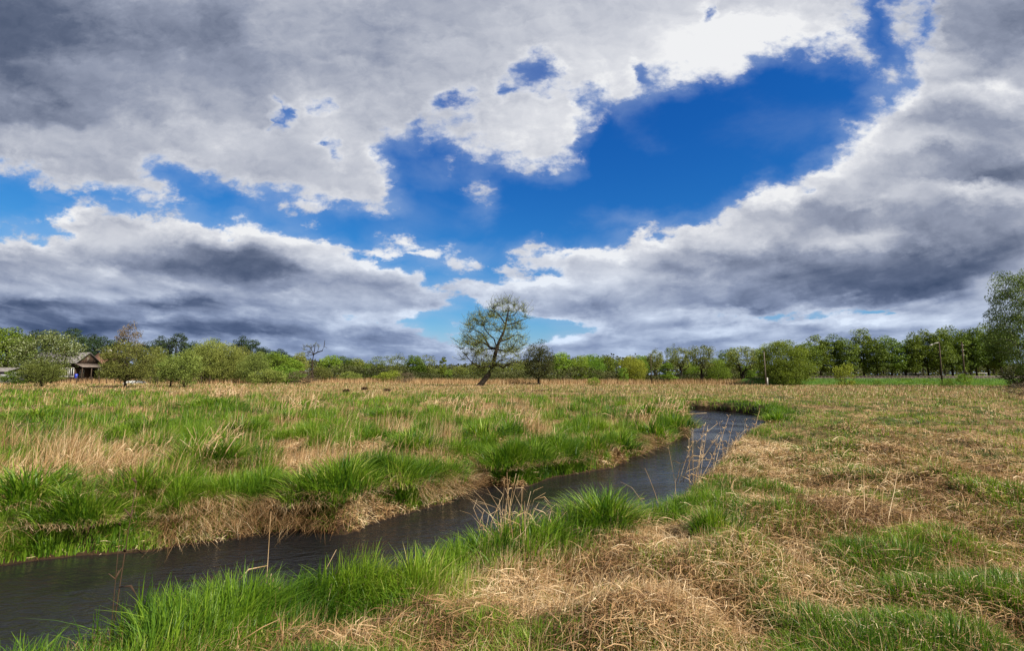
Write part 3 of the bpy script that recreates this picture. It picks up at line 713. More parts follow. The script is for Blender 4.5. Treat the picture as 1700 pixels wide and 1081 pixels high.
T_ = [(1330, 1000, 26, .34, .28, .45, .6, 'upright straw tuft in the green patch at the bottom right'), (955, 1075, 16, .30, .15, .6, .5, 'fan of dry stalks at the bottom edge beside the straw heap'),
      (1430, 880, 24, .50, .45, .8, .2, 'sparse fan of long thin stalks rising from the broad straw hummock'), (1660, 700, 14, .5, .5, .4, 1.5, 'pale broken stalks at the right edge of the meadow'),
      (175, 800, 60, .62, .60, .65, .25, 'large pale dry tuft swept to the right in the left meadow'), (345, 790, 44, .58, .40, .40, .3, 'pale dry tuft standing above the green sedge near the left bank'), (240, 790, 40, .55, .5, .6, .25, 'pale dry tuft between the swept one and its right neighbour'),
      (60, 815, 60, .55, .8, .5, .6, 'wide dry tuft above the bank at the left edge'), (1110, 690, 46, .75, .9, .35, .3, 'beige dry tuft on the point left of the stream bend'),
      (860, 725, 36, .6, .6, .3, .6, 'dry tuft in the middle of the left meadow below the leaning tree'), (735, 680, 36, .8, .8, .3, .5, 'tall beige dry tuft left below the leaning tree'), (490, 685, 40, .9, .9, .35, .4, 'tall beige dry tuft in front of the bare snag'),
      (375, 660, 40, 1.0, 1.2, .3, .4, 'pale dry tuft in front of the twin fruit trees'), (1060, 700, 26, .6, .8, .3, .4, 'dry tuft left of the beige one by the stream bend'), (780, 690, 36, .7, .9, .3, .4, 'brownish dry tuft straight below the leaning tree'), (590, 770, 30, .45, .6, .4, .3, 'dry tuft behind the green bank clumps left of the middle')]
for i, (px, py, n, h, sp, ln, la, lab) in enumerate(T_):
    dist = gp(px, py)[1]
    stalks('dry_grass_tuft', px, py, n, h, sp, ln, la, max(.0028, dist * .00062), STRAW, lab, 'dry grass', GT, .4, seed=40 + i)

# ------------------------------------------------------------------ trees
def leafmat(name, dark, mid, light, transl=.20, ov=.38, hv=.035):
    return plant_mat(name, [(0, dark), (.5, mid), (1, light)], transl, .6, .2, objvary=ov, huevary=hv)
LEAF = {
    'willow': leafmat('willow_leaves', (0.081, 0.108, 0.021), (0.162, 0.197, 0.039), (0.270, 0.299, 0.069)),
    'fruit': leafmat('fruit_tree_leaves', (0.055, 0.073, 0.014), (0.122, 0.146, 0.029), (0.207, 0.231, 0.055)),
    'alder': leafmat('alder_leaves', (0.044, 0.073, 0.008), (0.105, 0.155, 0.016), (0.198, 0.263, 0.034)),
    'pine': leafmat('pine_needles', (0.013, 0.026, 0.011), (0.030, 0.054, 0.019), (0.059, 0.092, 0.033), .1, .35, .02),
    'bright': leafmat('young_leaves', (0.076, 0.137, 0.013), (0.159, 0.257, 0.024), (0.253, 0.359, 0.049)),
    'yellow': leafmat('yellow_green_leaves', (.12, .14, .012), (.23, .26, .025), (.34, .37, .06)),
    'lush': leafmat('lush_willow_leaves', (0.085, 0.119, 0.014), (0.170, 0.221, 0.025), (0.264, 0.306, 0.051), .28, .1, .01),
    'dusky': leafmat('dusky_leaves', (0.024, 0.029, 0.008), (0.056, 0.064, 0.016), (0.096, 0.104, 0.032), .2, .15, .01),
    'blossom': leafmat('leaves_and_blossom', (.05, .075, .016), (.15, .18, .045), (.42, .46, .28), .2, .1, .0),
    'sparse': leafmat('sparse_willow_leaves', (.17, .20, .05), (.31, .36, .09), (.46, .50, .18), .4, .2, .02),
    'twig': leafmat('bare_twigs', (0.060, 0.042, 0.024), (0.120, 0.090, 0.054), (0.192, 0.156, 0.096), .1, .2, .01),
    'birch': leafmat('birch_leaves', (0.052, 0.088, 0.016), (0.120, 0.182, 0.032), (0.240, 0.331, 0.063)),
}

def leaf_faces(C, T, size, aspect, axis, r, axis_noise=.6):
    """one pointed leaf spray per centre; axis: direction its length follows"""
    n = len(C)
    d = axis + r.normal(0, axis_noise, (n, 3)); d /= np.linalg.norm(d, axis=1)[:, None]
    k = r.normal(0, 1, (n, 3)); s = np.cross(d, k); s /= np.linalg.norm(s, axis=1)[:, None] + 1e-9
    nn = np.cross(d, s)
    L_ = (size * r.uniform(.6, 1.4, n))[:, None]; W = L_ / aspect
    bendv = nn * L_ * r.uniform(-.25, .25, n)[:, None]
    co = np.stack([C - d * L_ * .5, C + s * W * .5 + bendv, C + d * L_ * .5, C - s * W * .5 + bendv], 1).reshape(-1, 3)
    return co, np.arange(n * 4), np.full(n, 4), np.repeat(T, 4)

def skeleton(trunk, targets, r0, rnd, up=.25, wob=.06, reach=.9):
    """branches that grow out of the trunk and of each other towards the targets; returns (points, parents, radii)"""
    pts = [np.array(p, float) for p in trunk]; par = [-1] + list(range(len(trunk) - 1))
    order = np.argsort([min(np.linalg.norm(t - p) for p in pts) for t in targets])
    tips = []
    for oi in order:
        t = np.asarray(targets[oi]); A = np.array(pts)
        dv = t - A; dist = np.linalg.norm(dv, axis=1)
        cost = dist + np.maximum(0, A[:, 2] + up * np.hypot(dv[:, 0], dv[:, 1]) - t[2]) * 1.6
        b = int(np.argmin(cost)); p0 = pts[b]; L_ = dist[b]; last = b
        ns = max(2, int(round(L_ / max(.25, reach))))
        for s in range(1, ns + 1):
            f = s / ns; arch = math.sin(f * math.pi) * L_ * .10
            q_ = p0 + (t - p0) * f + np.array([rnd.gauss(0, wob), rnd.gauss(0, wob), rnd.gauss(0, wob * .6)]) * L_ * (1 if s < ns else .3) + np.array([0, 0, arch])
            pts.append(q_); par.append(last); last = len(pts) - 1
        tips.append(last)
    cnt = np.zeros(len(pts))
    for t in tips: cnt[t] += 1
    for i in range(len(pts) - 1, 0, -1):
        if par[i] >= 0: cnt[par[i]] += max(cnt[i], .3)
    rad = r0 * np.maximum(cnt / max(cnt[0], 1), .0015) ** .55
    return pts, par, rad

def wood_mesh(mb, pts, par, rad, minr, sides=5, mi=0):
    kids = {}
    for i, p in enumerate(par): kids.setdefault(p, []).append(i)
    done = set()
    def chain(a, i):
        line = [a, i] if a is not None else [i]
        while True:
            ks = kids.get(line[-1], [])
            if not ks: break
            k = max(ks, key=lambda j: rad[j]); line.append(k); done.add(k)
        return line
    starts = [(None, 0)]
    out = []
    while starts:
        a, i = starts.pop()
        done.add(i)
        line = chain(a, i); out.append(line)
        for j in line[(1 if a is not None else 0):]:
            for k in kids.get(j, []):
                if k not in line and k not in done: starts.append((j, k))
    for line in out:
        rr_ = [max(minr, rad[j]) for j in line]
        if len(line) > 1:
            if line[0] != 0: rr_[0] = rr_[1]
            mb.tube([pts[j] for j in line], rr_, sides if rr_[0] > .05 else 4, mi, cap=False)

def env_points(ells, n, r, mind, shell=.55):
    out = []; vol = np.array([e[3] * e[4] * e[5] for e in ells]); vol = vol / vol.sum(); tries = 0
    while len(out) < n and tries < n * 60:
        tries += 1
        e = ells[r.choice(len(ells), p=vol)]
        d = r.normal(0, 1, 3); d /= np.linalg.norm(d)
        q_ = np.array(e[:3]) + d * np.array(e[3:]) * (shell + (1 - shell) * r.random()) ** .8
        if q_[2] < .05: continue
        if all(np.linalg.norm((q_ - o) / 1.0) > mind for o in out): out.append(q_)
    return out

def make_tree(kind, seed):
    """returns wood mesh, crown mesh, nominal width, nominal height"""
    r = np.random.default_rng(seed); rnd = random.Random(seed)
    P_ = dict(fruit=dict(H=6, W=6.4, e=[(0, 0, 3.4, 2.9, 2.9, 2.5)], n=64, m=190, cl=.75, ls=.17, asp=2.2, ax=(0, 0, .5), tr=3.2, r0=.16, leaf='fruit', md=.75),
              small_fruit=dict(H=5, W=4.0, e=[(0, 0, 2.7, 1.8, 1.8, 2.1), (.2, 0, 4.0, .9, .9, .9)], n=44, m=170, cl=.58, ls=.16, asp=2.4, ax=(0, 0, .9), tr=2.6, r0=.12, leaf='fruit', md=.6),
              willow=dict(H=8, W=7, e=[(0, 0, 3.4, 3.2, 3.2, 3.4), (.8, 0, 5.6, 1.9, 1.9, 2.2), (-1.4, .3, 4.8, 1.6, 1.6, 2.0)], n=76, m=190, cl=.95, ls=.24, asp=3.2, ax=(0, 0, 1.3), tr=2.4, r0=.22, leaf='willow', md=.85),
              dome=dict(H=10, W=11, e=[(0, 0, 4.6, 5.2, 5.0, 4.9), (1.0, 0, 6.6, 3.2, 3.0, 3.2), (-3.2, 0, 3.2, 2.2, 2.2, 2.6), (3.4, -.5, 2.6, 2.2, 2.4, 2.6)], n=170, m=190, cl=1.1, ls=.27, asp=2.8, ax=(0, 0, .8), tr=3.5, r0=.36, leaf='willow', md=1.0),
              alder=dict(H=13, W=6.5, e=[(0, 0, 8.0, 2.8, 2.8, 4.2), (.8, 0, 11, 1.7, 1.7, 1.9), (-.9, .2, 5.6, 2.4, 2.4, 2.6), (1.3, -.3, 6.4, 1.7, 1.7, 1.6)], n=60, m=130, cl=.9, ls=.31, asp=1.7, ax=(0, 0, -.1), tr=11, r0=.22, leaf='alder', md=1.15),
              broad=dict(H=10, W=8.5, e=[(0, 0, 6.0, 3.6, 3.4, 3.4), (1.4, 0, 7.8, 2.0, 2.0, 2.0), (-1.8, 0, 5.0, 2.0, 2.0, 2.2)], n=64, m=110, cl=.95, ls=.32, asp=1.9, ax=(0, 0, .2), tr=6.5, r0=.26, leaf='bright', md=1.0),
              vase=dict(H=10, W=9, e=[(0, 0, 7.2, 4.0, 3.4, 2.5), (-2.0, 0, 5.2, 1.9, 1.9, 1.7), (2.2, 0, 5.4, 1.9, 1.9, 1.8)], n=56, m=95, cl=.85, ls=.28, asp=2.2, ax=(0, 0, .4), tr=3.0, r0=.30, leaf='bright', md=1.0),
              pine=dict(H=14, W=7, e=[(0, 0, 9.5, 3.0, 3.0, 3.6), (.6, 0, 12.0, 1.7, 1.7, 1.6), (-1, 0, 6.6, 2.2, 2.2, 1.8)], n=46, m=105, cl=.9, ls=.36, asp=2.2, ax=(0, 0, .2), tr=12.5, r0=.24, leaf='pine', md=1.1),
              poplar=dict(H=10, W=3, e=[(0, 0, 3.2, 1.2, 1.2, 2.6), (0, 0, 6.6, .85, .85, 3.0)], n=34, m=110, cl=.5, ls=.26, asp=1.8, ax=(0, 0, 1.2), tr=9.2, r0=.16, leaf='alder', md=.6),
              oval=dict(H=8, W=5.8, e=[(0, 0, 4.2, 2.5, 2.4, 3.2), (.2, 0, 6.2, 1.5, 1.5, 1.7)], n=90, m=110, cl=.62, ls=.18, asp=2.0, ax=(0, 0, .3), tr=7.2, r0=.20, leaf='twiggy', md=.75),
              birch=dict(H=14, W=10, e=[(0, 0, 9.0, 3.6, 3.4, 4.8), (-1.6, 0, 6.2, 2.9, 2.9, 3.0), (1.2, 0, 11.6, 1.8, 1.8, 2.2), (1.5, 0, 4.6, 3.2, 3.0, 3.4)], n=130, m=300, cl=1.0, ls=.17, asp=2.0, ax=(0, 0, -1.1), tr=12.5, r0=.24, leaf='birch', md=1.05),
              airy=dict(H=9, W=6, e=[(0, 0, 6.0, 2.6, 2.6, 2.9), (-1.3, 0, 5.0, 1.4, 1.4, 1.6)], n=38, m=60, cl=.75, ls=.25, asp=2.0, ax=(0, 0, .3), tr=6.5, r0=.16, leaf='willow', md=.95),
              shrub=dict(H=2.6, W=3.0, e=[(0, 0, 1.1, 1.35, 1.35, 1.3)], n=26, m=90, cl=.42, ls=.15, asp=2.3, ax=(0, 0, 1.0), tr=.5, r0=.06, leaf='bright', md=.45),
              bush=dict(H=5, W=6.4, e=[(0, 0, 2.0, 3.0, 2.8, 2.3), (1.0, 0, 3.4, 1.5, 1.5, 1.5)], n=54, m=120, cl=.75, ls=.24, asp=2.2, ax=(0, 0, .5), tr=1.0, r0=.14, leaf='bright', md=.75),
              twiggy=dict(H=4, W=4.6, e=[(0, 0, 1.9, 2.2, 2.0, 1.9)], n=50, m=40, cl=.5, ls=.26, asp=5, ax=(0, 0, .9), tr=.6, r0=.08, leaf='twig', md=.5),
              )[kind]
    tg = env_points(P_['e'], P_['n'], r, P_['md'])
    tr = []; lean = r.normal(0, .03, 2); k = 7
    for s in range(k + 1):
        f = s / k; tr.append((lean[0] * P_['tr'] * f + rnd.gauss(0, .05) * (s > 0), lean[1] * P_['tr'] * f + rnd.gauss(0, .05) * (s > 0), P_['tr'] * f))
    pts, par, rad = skeleton(tr, tg, P_['r0'], rnd)
    mb = MB(); wood_mesh(mb, pts, par, rad, .025 if kind not in ('shrub',) else .012)
    if kind in ('willow', 'vase', 'dome', 'bush', 'twiggy', 'shrub'):          # several stems from the ground
        for s in range(4):
            a = rnd.uniform(0, 6.28); t = tg[rnd.randrange(len(tg))]
            b0 = np.array([math.cos(a) * .35, math.sin(a) * .25, 0]) * P_['W'] / 7
            mb.tube([b0, b0 + (t - b0) * np.array([.25, .25, .45]), b0 + (t - b0) * np.array([.6, .6, .8]), t], [P_['r0'] * .5, P_['r0'] * .4, P_['r0'] * .28, .02], 5, 0, cap=False)
    C, T, A = [], [], []
    for t in tg:
        m = int(P_['m'] * r.uniform(.5, 1.4)); sz = P_['cl'] * r.uniform(.7, 1.25)
        off = r.normal(0, 1, (m, 3)); off /= np.maximum(1, np.linalg.norm(off, axis=1)[:, None] / 1.6)
        off *= np.array([sz, sz, sz * .62]) * .75
        C.append(t + off); T.append(np.clip(r.normal(0, .12) + .5 + r.normal(0, .18, m), 0, 1))
        out_ = np.array([t[0], t[1], 0]) / (np.hypot(t[0], t[1]) + 1e-6)
        A.append(np.tile(np.array(P_['ax']) + out_ * .55, (m, 1)))
    C, T, A = np.concatenate(C), np.concatenate(T), np.concatenate(A)
    ok = C[:, 2] > .02; C, T, A = C[ok], T[ok], A[ok]
    return mb.mesh('trunk', BARK_PALE if kind == 'birch' else BARK, True), leaf_faces(C, T, P_['ls'], P_['asp'], A, r), P_, tg
TREES = {}
def tree_meshes(kind, leaf, v):
    if kind not in TREES: TREES[kind] = {}
    if v not in TREES[kind]: TREES[kind][v] = [make_tree(kind, 1000 + 37 * v + sum(map(ord, kind))), {}]
    (w, lf_, P_, tg), cache = TREES[kind][v]
    leaf = leaf or P_['leaf']
    if leaf == 'twiggy': leaf = 'fruit'
    if leaf not in cache:
        lc = lf_
        if leaf == 'blossom':
            t = lf_[3].reshape(-1, 4)[:, 0]; rg = np.random.default_rng(5); t = np.where(rg.random(len(t)) < .15, rg.uniform(.85, 1, len(t)), t * .55); lc = (*lf_[:3], np.repeat(t, 4))
        cache[leaf] = mesh_np('crown', *lc[:3], LEAF[leaf], lc[3])
    return w, cache[leaf], P_['W'], P_['H']
NTREE = [0]
def tree(name, kind, px, top, width, Y, label, cat='tree', group=None, leaf=None, base_z=None, v=None):
    """a tree whose middle stands in direction px at distance Y; top and width as they measure in the photo"""
    NTREE[0] += 1
    i = NTREE[0]
    w, c, W, H = tree_meshes(kind, leaf, (i % 3) if v is None else v)
    d = ray(px, 620); x = d[0] / d[1] * Y
    z = hz(x, Y) if base_z is None else base_z
    dt = ray(px, top); h = (CAM_Z + dt[2] / dt[1] * Y - z)
    wd = width / F * Y
    o = empty(name, (x, Y, z - .05), (i * 2.399) % 6.283 if kind not in ('birch',) else 0, label=label, category=cat, group=group)
    o.scale = (wd / W, wd / W, h / H)
    obj('trunk', w, o); obj('crown', c, o)
    return o
#--PART3END

# ------------------------------------------------------------------ the trees, from the left edge to the right
ORD = ['first', 'second', 'third', 'fourth', 'fifth', 'sixth', 'seventh', 'eighth', 'ninth', 'tenth', 'eleventh', 'twelfth', 'thirteenth', 'fourteenth', 'fifteenth', 'sixteenth', 'seventeenth', 'eighteenth', 'nineteenth', 'twentieth']
# dark wood behind the house
for k, (px, top, w, Y) in enumerate([(-20, 535, 60, 135), (25, 552, 50, 140), (55, 545, 46, 140), (88, 546, 40, 135), (118, 544, 44, 135), (146, 552, 44, 140), (172, 557, 44, 140), (196, 560, 40, 140), (240, 564, 44, 140), (265, 556, 36, 140),
                                     (290, 552, 44, 140), (318, 564, 40, 150), (398, 556, 34, 140), (418, 563, 34, 140), (438, 574, 36, 140), (460, 578, 36, 140), (478, 588, 32, 145)]):
    tree('pine_tree', 'pine', px, top, w, Y, f'dark tree of the wood behind the gardens, {ORD[k]} from the left edge of the photo', group='dark wood behind the gardens')
tree('oval_tree', 'broad', 8, 541, 80, 100, 'dense dark green tree cut by the left edge beside the blossoming one', leaf='alder', v=0)
tree('blossom_tree', 'fruit', 74, 549, 98, 84, 'white blossoming tree hiding the left half of the wooden house', 'fruit tree', leaf='blossom')
tree('small_willow', 'small_fruit', 70, 597, 58, 64, 'low olive tree on a thin trunk in front of the blossoming tree', leaf='fruit')
tree('small_willow', 'small_fruit', 86, 606, 40, 76, 'small round tree between the blossoming tree and the house windows', leaf='fruit')
tree('bush', 'bush', 30, 612, 50, 82, 'low dark green bush in front of the grey shed', 'bush', leaf='alder')
tree('bright_tree', 'poplar', 122, 576, 26, 112, 'bright green young tree behind the house roof', leaf='bright')
tree('poplar_tree', 'airy', 212, 532, 40, 104, 'tall thin nearly leafless tree rising above the round orchard tree', leaf='twig')
tree('orchard_tree', 'fruit', 209, 567, 88, 62, 'big round orchard tree right of the wooden house, trunk in the meadow', 'fruit tree', leaf='fruit')
tree('willow_tree', 'willow', 258, 574, 40, 82, 'narrow pale willow between the round orchard tree and the twin trees')
tree('orchard_tree', 'small_fruit', 284, 588, 44, 66, 'left one of the two slim twin trees standing in the meadow', 'fruit tree', group='twin trees', leaf='willow')
tree('orchard_tree', 'small_fruit', 308, 580, 54, 65, 'right one of the two slim twin trees, yellowish', 'fruit tree', group='twin trees', leaf='willow')
for px, top, w, Y, lab in [(334, 563, 62, 84, 'tall pale willow directly right of the twin trees'), (374, 565, 66, 86, 'broad pale willow in the middle of the willow clump'), (352, 560, 56, 92, 'tall willow peeping out behind the middle of the willow clump'),
                           (424, 582, 52, 84, 'grey green willow at the right end of the willow clump'), (402, 572, 50, 92, 'willow between the middle one and the right end of the clump')]:
    tree('willow_tree', 'willow', px, top, w, Y, lab, 'willow', 'willow clump left of the snag')
tree('bush', 'bush', 178, 594, 34, 100, 'dark bush between the wooden house and the orchard tree', 'bush', leaf='fruit')
tree('oval_tree', 'broad', 455, 583, 54, 96, 'fresh green tree right behind the grey green willow', leaf='bright')
tree('oval_tree', 'broad', 484, 592, 46, 98, 'fresh green tree left of the bare snag', leaf='bright')
tree('bush', 'bush', 445, 610, 60, 82, 'low yellow green bush at the foot of the willow clump', 'bush', leaf='willow')
tree('bush', 'bush', 478, 604, 54, 88, 'bright green bush below the fresh green trees', 'bush', leaf='bright')
tree('twiggy_bush', 'twiggy', 505, 612, 56, 82, 'brown leafless twiggy bush below the bare snag', 'bush')
tree('small_tree', 'broad', 497, 583, 32, 110, 'thin tree standing just left of the bare snag', leaf='willow')
tree('blossom_bush', 'bush', 532, 603, 36, 100, 'greyish budding bush right below the bare snag', 'bush', leaf='fruit')
for px, top, w, Y, lf_, lab in [(546, 588, 42, 118, 'bright', 'light green tree behind the red brick hut'), (572, 590, 44, 122, 'alder', 'darker tree right behind the red brick hut'), (592, 594, 40, 124, 'willow', 'round olive tree right of the brick hut trees'),
                                (606, 606, 30, 124, 'alder', 'low tree at the end of the group right of the brick hut')]:
    tree('garden_tree', 'broad', px, top, w, Y, lab, leaf=lf_)
tree('bush', 'bush', 582, 615, 40, 104, 'pale green bush right of the red brick hut', 'bush', leaf='willow')
tree('bush', 'bush', 646, 613, 46, 96, 'yellowish bush in front of the airy trees', 'bush', leaf='yellow')
tree('bush', 'twiggy', 672, 616, 40, 92, 'brown bare bush right of the yellowish bush', 'bush')
for px, top, w, Y, kd, lf_, lab in [(626, 590, 40, 118, 'airy', 'alder', 'airy dark tree left of its taller pale neighbour'), (658, 586, 44, 118, 'airy', 'willow', 'airy pale tree with an open rounded crown'), (690, 588, 38, 120, 'broad', 'alder', 'dark narrow tree right of the airy pale tree'),
                                    (704, 588, 46, 122, 'airy', 'willow', 'airy olive tree left of the small poplar'), (735, 587, 17, 108, 'poplar', 'alder', 'narrow upright dark poplar left of the leaning tree'), (744, 612, 16, 106, 'shrub', 'bright', 'small bright bush at the foot of the narrow poplar'),
                                    (760, 605, 40, 124, 'bush', 'willow', 'low olive tree between the poplar and the leaning tree'), (715, 606, 40, 124, 'bush', 'fruit', 'low brownish tree left of the narrow poplar'), (612, 606, 40, 130, 'bush', 'bright', 'low bright tree left of the airy dark tree')]:
    tree('tree' if kd != 'shrub' else 'bush', kd, px, top, w, Y, lab, 'tree' if kd != 'shrub' else 'bush', leaf=lf_)
for px, top, w, lab in [(792, 603, 46, 'low hazy tree seen through the trunk of the leaning tree'), (834, 604, 46, 'low hazy tree behind the right limbs of the leaning tree'), (864, 598, 40, 'low olive tree left of the dark oval tree')]:
    tree('tree', 'bush', px, top, w, 122, lab, leaf='fruit')
tree('oval_tree', 'oval', 894, 565, 62, 86, 'dark brownish oval tree right of the leaning tree', leaf='dusky')
for px, top, w, Y, kd, lf_, lab in [(934, 584, 42, 112, 'broad', 'bright', 'green tree right of the dark oval tree'), (962, 588, 40, 112, 'willow', 'bright', 'bright willow like tree, second right of the dark oval tree'), (984, 587, 42, 114, 'willow', 'bright', 'bright bushy tree in the middle of the green group'),
                                    (1006, 590, 36, 118, 'broad', 'alder', 'darker tree behind the right end of the green group'), (1024, 594, 34, 120, 'airy', 'alder', 'thin tree left of the yellow green willow'), (1050, 591, 50, 106, 'dome', 'yellow', 'yellow green rounded willow left of the thin dark post'),
                                    (1036, 608, 18, 96, 'shrub', 'bright', 'small very bright bush in front of the yellow green willow'), (1068, 588, 34, 116, 'broad', 'bright', 'green tree just left of the thin dark post'), (1088, 580, 38, 108, 'vase', 'willow', 'olive tree with branching stems at the thin dark post'),
                                    (1115, 570, 22, 112, 'airy', 'alder', 'tall slim tree rising above its neighbours right of the post'), (1131, 575, 34, 108, 'vase', 'willow', 'rounded tree left of the many stemmed tree'), (1108, 600, 30, 96, 'poplar', 'bright', 'bright young upright tree right of the thin dark post'),
                                    (1165, 572, 56, 98, 'vase', 'willow', 'many stemmed tree with a spreading fan shaped crown'), (1192, 592, 40, 104, 'willow', 'bright', 'bright bushy tree right of the many stemmed tree'), (1208, 577, 40, 116, 'broad', 'alder', 'dark topped tree behind the single trunk tree'),
                                    (1234, 574, 58, 94, 'vase', 'willow', 'spreading tree on a single dark trunk left of the wooden pole'), (1262, 576, 36, 108, 'broad', 'bright', 'green tree behind the wooden pole'), (1150, 600, 36, 112, 'willow', 'bright', 'low bright tree left below the many stemmed tree'),
                                    (1246, 602, 34, 96, 'bush', 'bright', 'low bright bush below the spreading tree at the wooden pole'), (920, 602, 34, 118, 'bush', 'alder', 'low dark bush right behind the dark oval tree'), (986, 624, 22, 74, 'shrub', 'bright', 'small bright bush standing alone in the meadow')]:
    b = kd in ('shrub', 'bush')
    tree('bush' if b else 'willow_tree' if lf_ in ('willow', 'yellow') else 'tree', kd, px, top, w, Y, lab, 'bush' if b else 'tree', leaf=lf_)
tree('dome_willow', 'dome', 1304, 563, 92, 80, 'big round yellow green willow right of the wooden pole, foliage down to the ground', 'willow', leaf='lush', v=0)
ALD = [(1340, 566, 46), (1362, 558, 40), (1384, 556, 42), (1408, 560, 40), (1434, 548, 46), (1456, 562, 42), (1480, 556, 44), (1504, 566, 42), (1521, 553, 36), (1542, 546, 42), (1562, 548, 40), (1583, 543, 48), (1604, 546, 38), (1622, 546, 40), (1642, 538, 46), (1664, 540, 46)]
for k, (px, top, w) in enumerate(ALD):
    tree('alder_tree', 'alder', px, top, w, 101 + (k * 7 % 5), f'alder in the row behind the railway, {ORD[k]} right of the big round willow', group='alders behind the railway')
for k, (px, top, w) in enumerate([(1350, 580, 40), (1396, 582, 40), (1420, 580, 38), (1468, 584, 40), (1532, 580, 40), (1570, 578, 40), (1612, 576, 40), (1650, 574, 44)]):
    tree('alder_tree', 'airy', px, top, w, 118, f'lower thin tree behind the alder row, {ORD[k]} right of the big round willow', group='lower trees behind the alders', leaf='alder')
tree('birch_tree', 'birch', 1706, 446, 112, 62, 'tall drooping birch cut by the right edge of the photo', 'birch', v=1)
tree('bush', 'bush', 1700, 600, 70, 66, 'dark bush at the foot of the big birch', 'bush', leaf='dusky')
tree('yellow_bush', 'shrub', 1402, 599, 34, 74, 'yellow green bush in front of the railway embankment', 'bush', leaf='yellow', v=1)
tree('bush', 'shrub', 1570, 628, 22, 72, 'pale little bush on the embankment foot below the lamp pole', 'bush', leaf='bright')
tree('bush', 'shrub', 1600, 618, 24, 74, 'light green little bush on the embankment foot below the second pole', 'bush', leaf='bright')
tree('bush', 'shrub', 1456, 630, 16, 74, 'tiny green bush on the embankment foot right of the yellow bush', 'bush', leaf='bright')
tree('twiggy_bush', 'twiggy', 1700, 632, 66, 36, 'brown leafless thicket at the right edge of the meadow', 'bush')

# ---- the leaning tree, limb by limb
def tp(X, Yz, Y0, dy=0.0):
    """point on the tree standing at distance Y0, from the enlarged photo detail"""
    px, py = 680 + X / 5, 480 + Yz / 5
    d = ray(px, py); f = (Y0 + dy) / d[1]
    return np.array([d[0] * f, Y0 + dy, CAM_Z + d[2] * f])
def limb_tree(limbs, clusters, Y0, name, label, cat, leafm, per, csize, lsize, ntw, seed, conv, minr=.02):
    r = np.random.default_rng(seed); rnd = random.Random(seed)
    base = conv(*limbs[0][0][0], Y0); base[2] = hz(base[0], base[1]) - .1
    pts, par, rad = [], [], []
    for li, (line, r0, r1, dy) in enumerate(limbs):
        prev = -1
        for k, (X, Yz) in enumerate(line):
            f = k / (len(line) - 1)
            p = conv(X, Yz, Y0, dy * f) - base
            if li == 0 and k == 0: p = np.zeros(3)
            if k == 0 and li > 0:
                prev = int(np.argmin([np.linalg.norm(p - q_) for q_ in pts])); continue
            pts.append(p); par.append(prev); rad.append(r0 + (r1 - r0) * f); prev = len(pts) - 1
    npt = len(pts)
    # finer branches to every leaf cluster, taken from the nearest limb
    C, T, A = [], [], []
    tg = [conv(X, Yz, Y0, r.uniform(-2.4, 2.4)) - base for X, Yz, *_ in clusters]
    for t in sorted(tg, key=lambda t: min(np.linalg.norm(t - p) for p in pts)):
        Ar = np.array(pts); dv = t - Ar; dist = np.linalg.norm(dv, axis=1)
        b = int(np.argmin(dist + np.maximum(0, Ar[:, 2] - t[2]) * .8)); L_ = dist[b]; last = b; ns = max(3, int(L_ / .5)); rb = min(rad[b] * .7, .02 + .028 * L_)
        for s in range(1, ns + 1):
            f = s / ns
            q_ = pts[b] + (t - pts[b]) * f + np.array([rnd.gauss(0, .08), rnd.gauss(0, .08), rnd.gauss(0, .07)]) * L_ * (s < ns) + np.array([0, 0, math.sin(f * math.pi) * L_ * .12])
            pts.append(q_); par.append(last); rad.append(rb + (minr - rb) * f); last = len(pts) - 1
        for k in range(ntw):
            d = r.normal(0, 1, 3); d[2] = abs(d[2]) * 1.3 - .2; d /= np.linalg.norm(d); Lt = csize * r.uniform(.7, 1.5)
            m1 = t + d * Lt * .5 + r.normal(0, .10, 3); m2 = t + d * Lt + np.array([0, 0, .12 * Lt]) + r.normal(0, .12, 3)
            pts += [m1, m2]; par += [last, len(pts) - 2]; rad += [minr, minr * .7]
            for c0, c1 in ((t, m1), (m1, m2)):
                m = per; f = r.uniform(0, 1, (m, 1)); C.append(c0 + (c1 - c0) * f + r.normal(0, .16, (m, 3))); T.append(np.clip(.5 + r.normal(0, .25, m), 0, 1)); A.append(np.tile(d + (0, 0, .3), (m, 1)))
    mb = MB(); wood_mesh(mb, pts, par, np.array(rad), minr * .7, 7)
    a = empty(name, base, 0, label=label, category=cat)
    obj('trunk', mb.mesh('trunk', BARK, True), a)
    lf_ = leaf_faces(np.concatenate(C), np.concatenate(T), lsize, 2.2, np.concatenate(A), r)
    obj('crown', mesh_np('crown', *lf_[:3], leafm, lf_[3]), a)
    return a
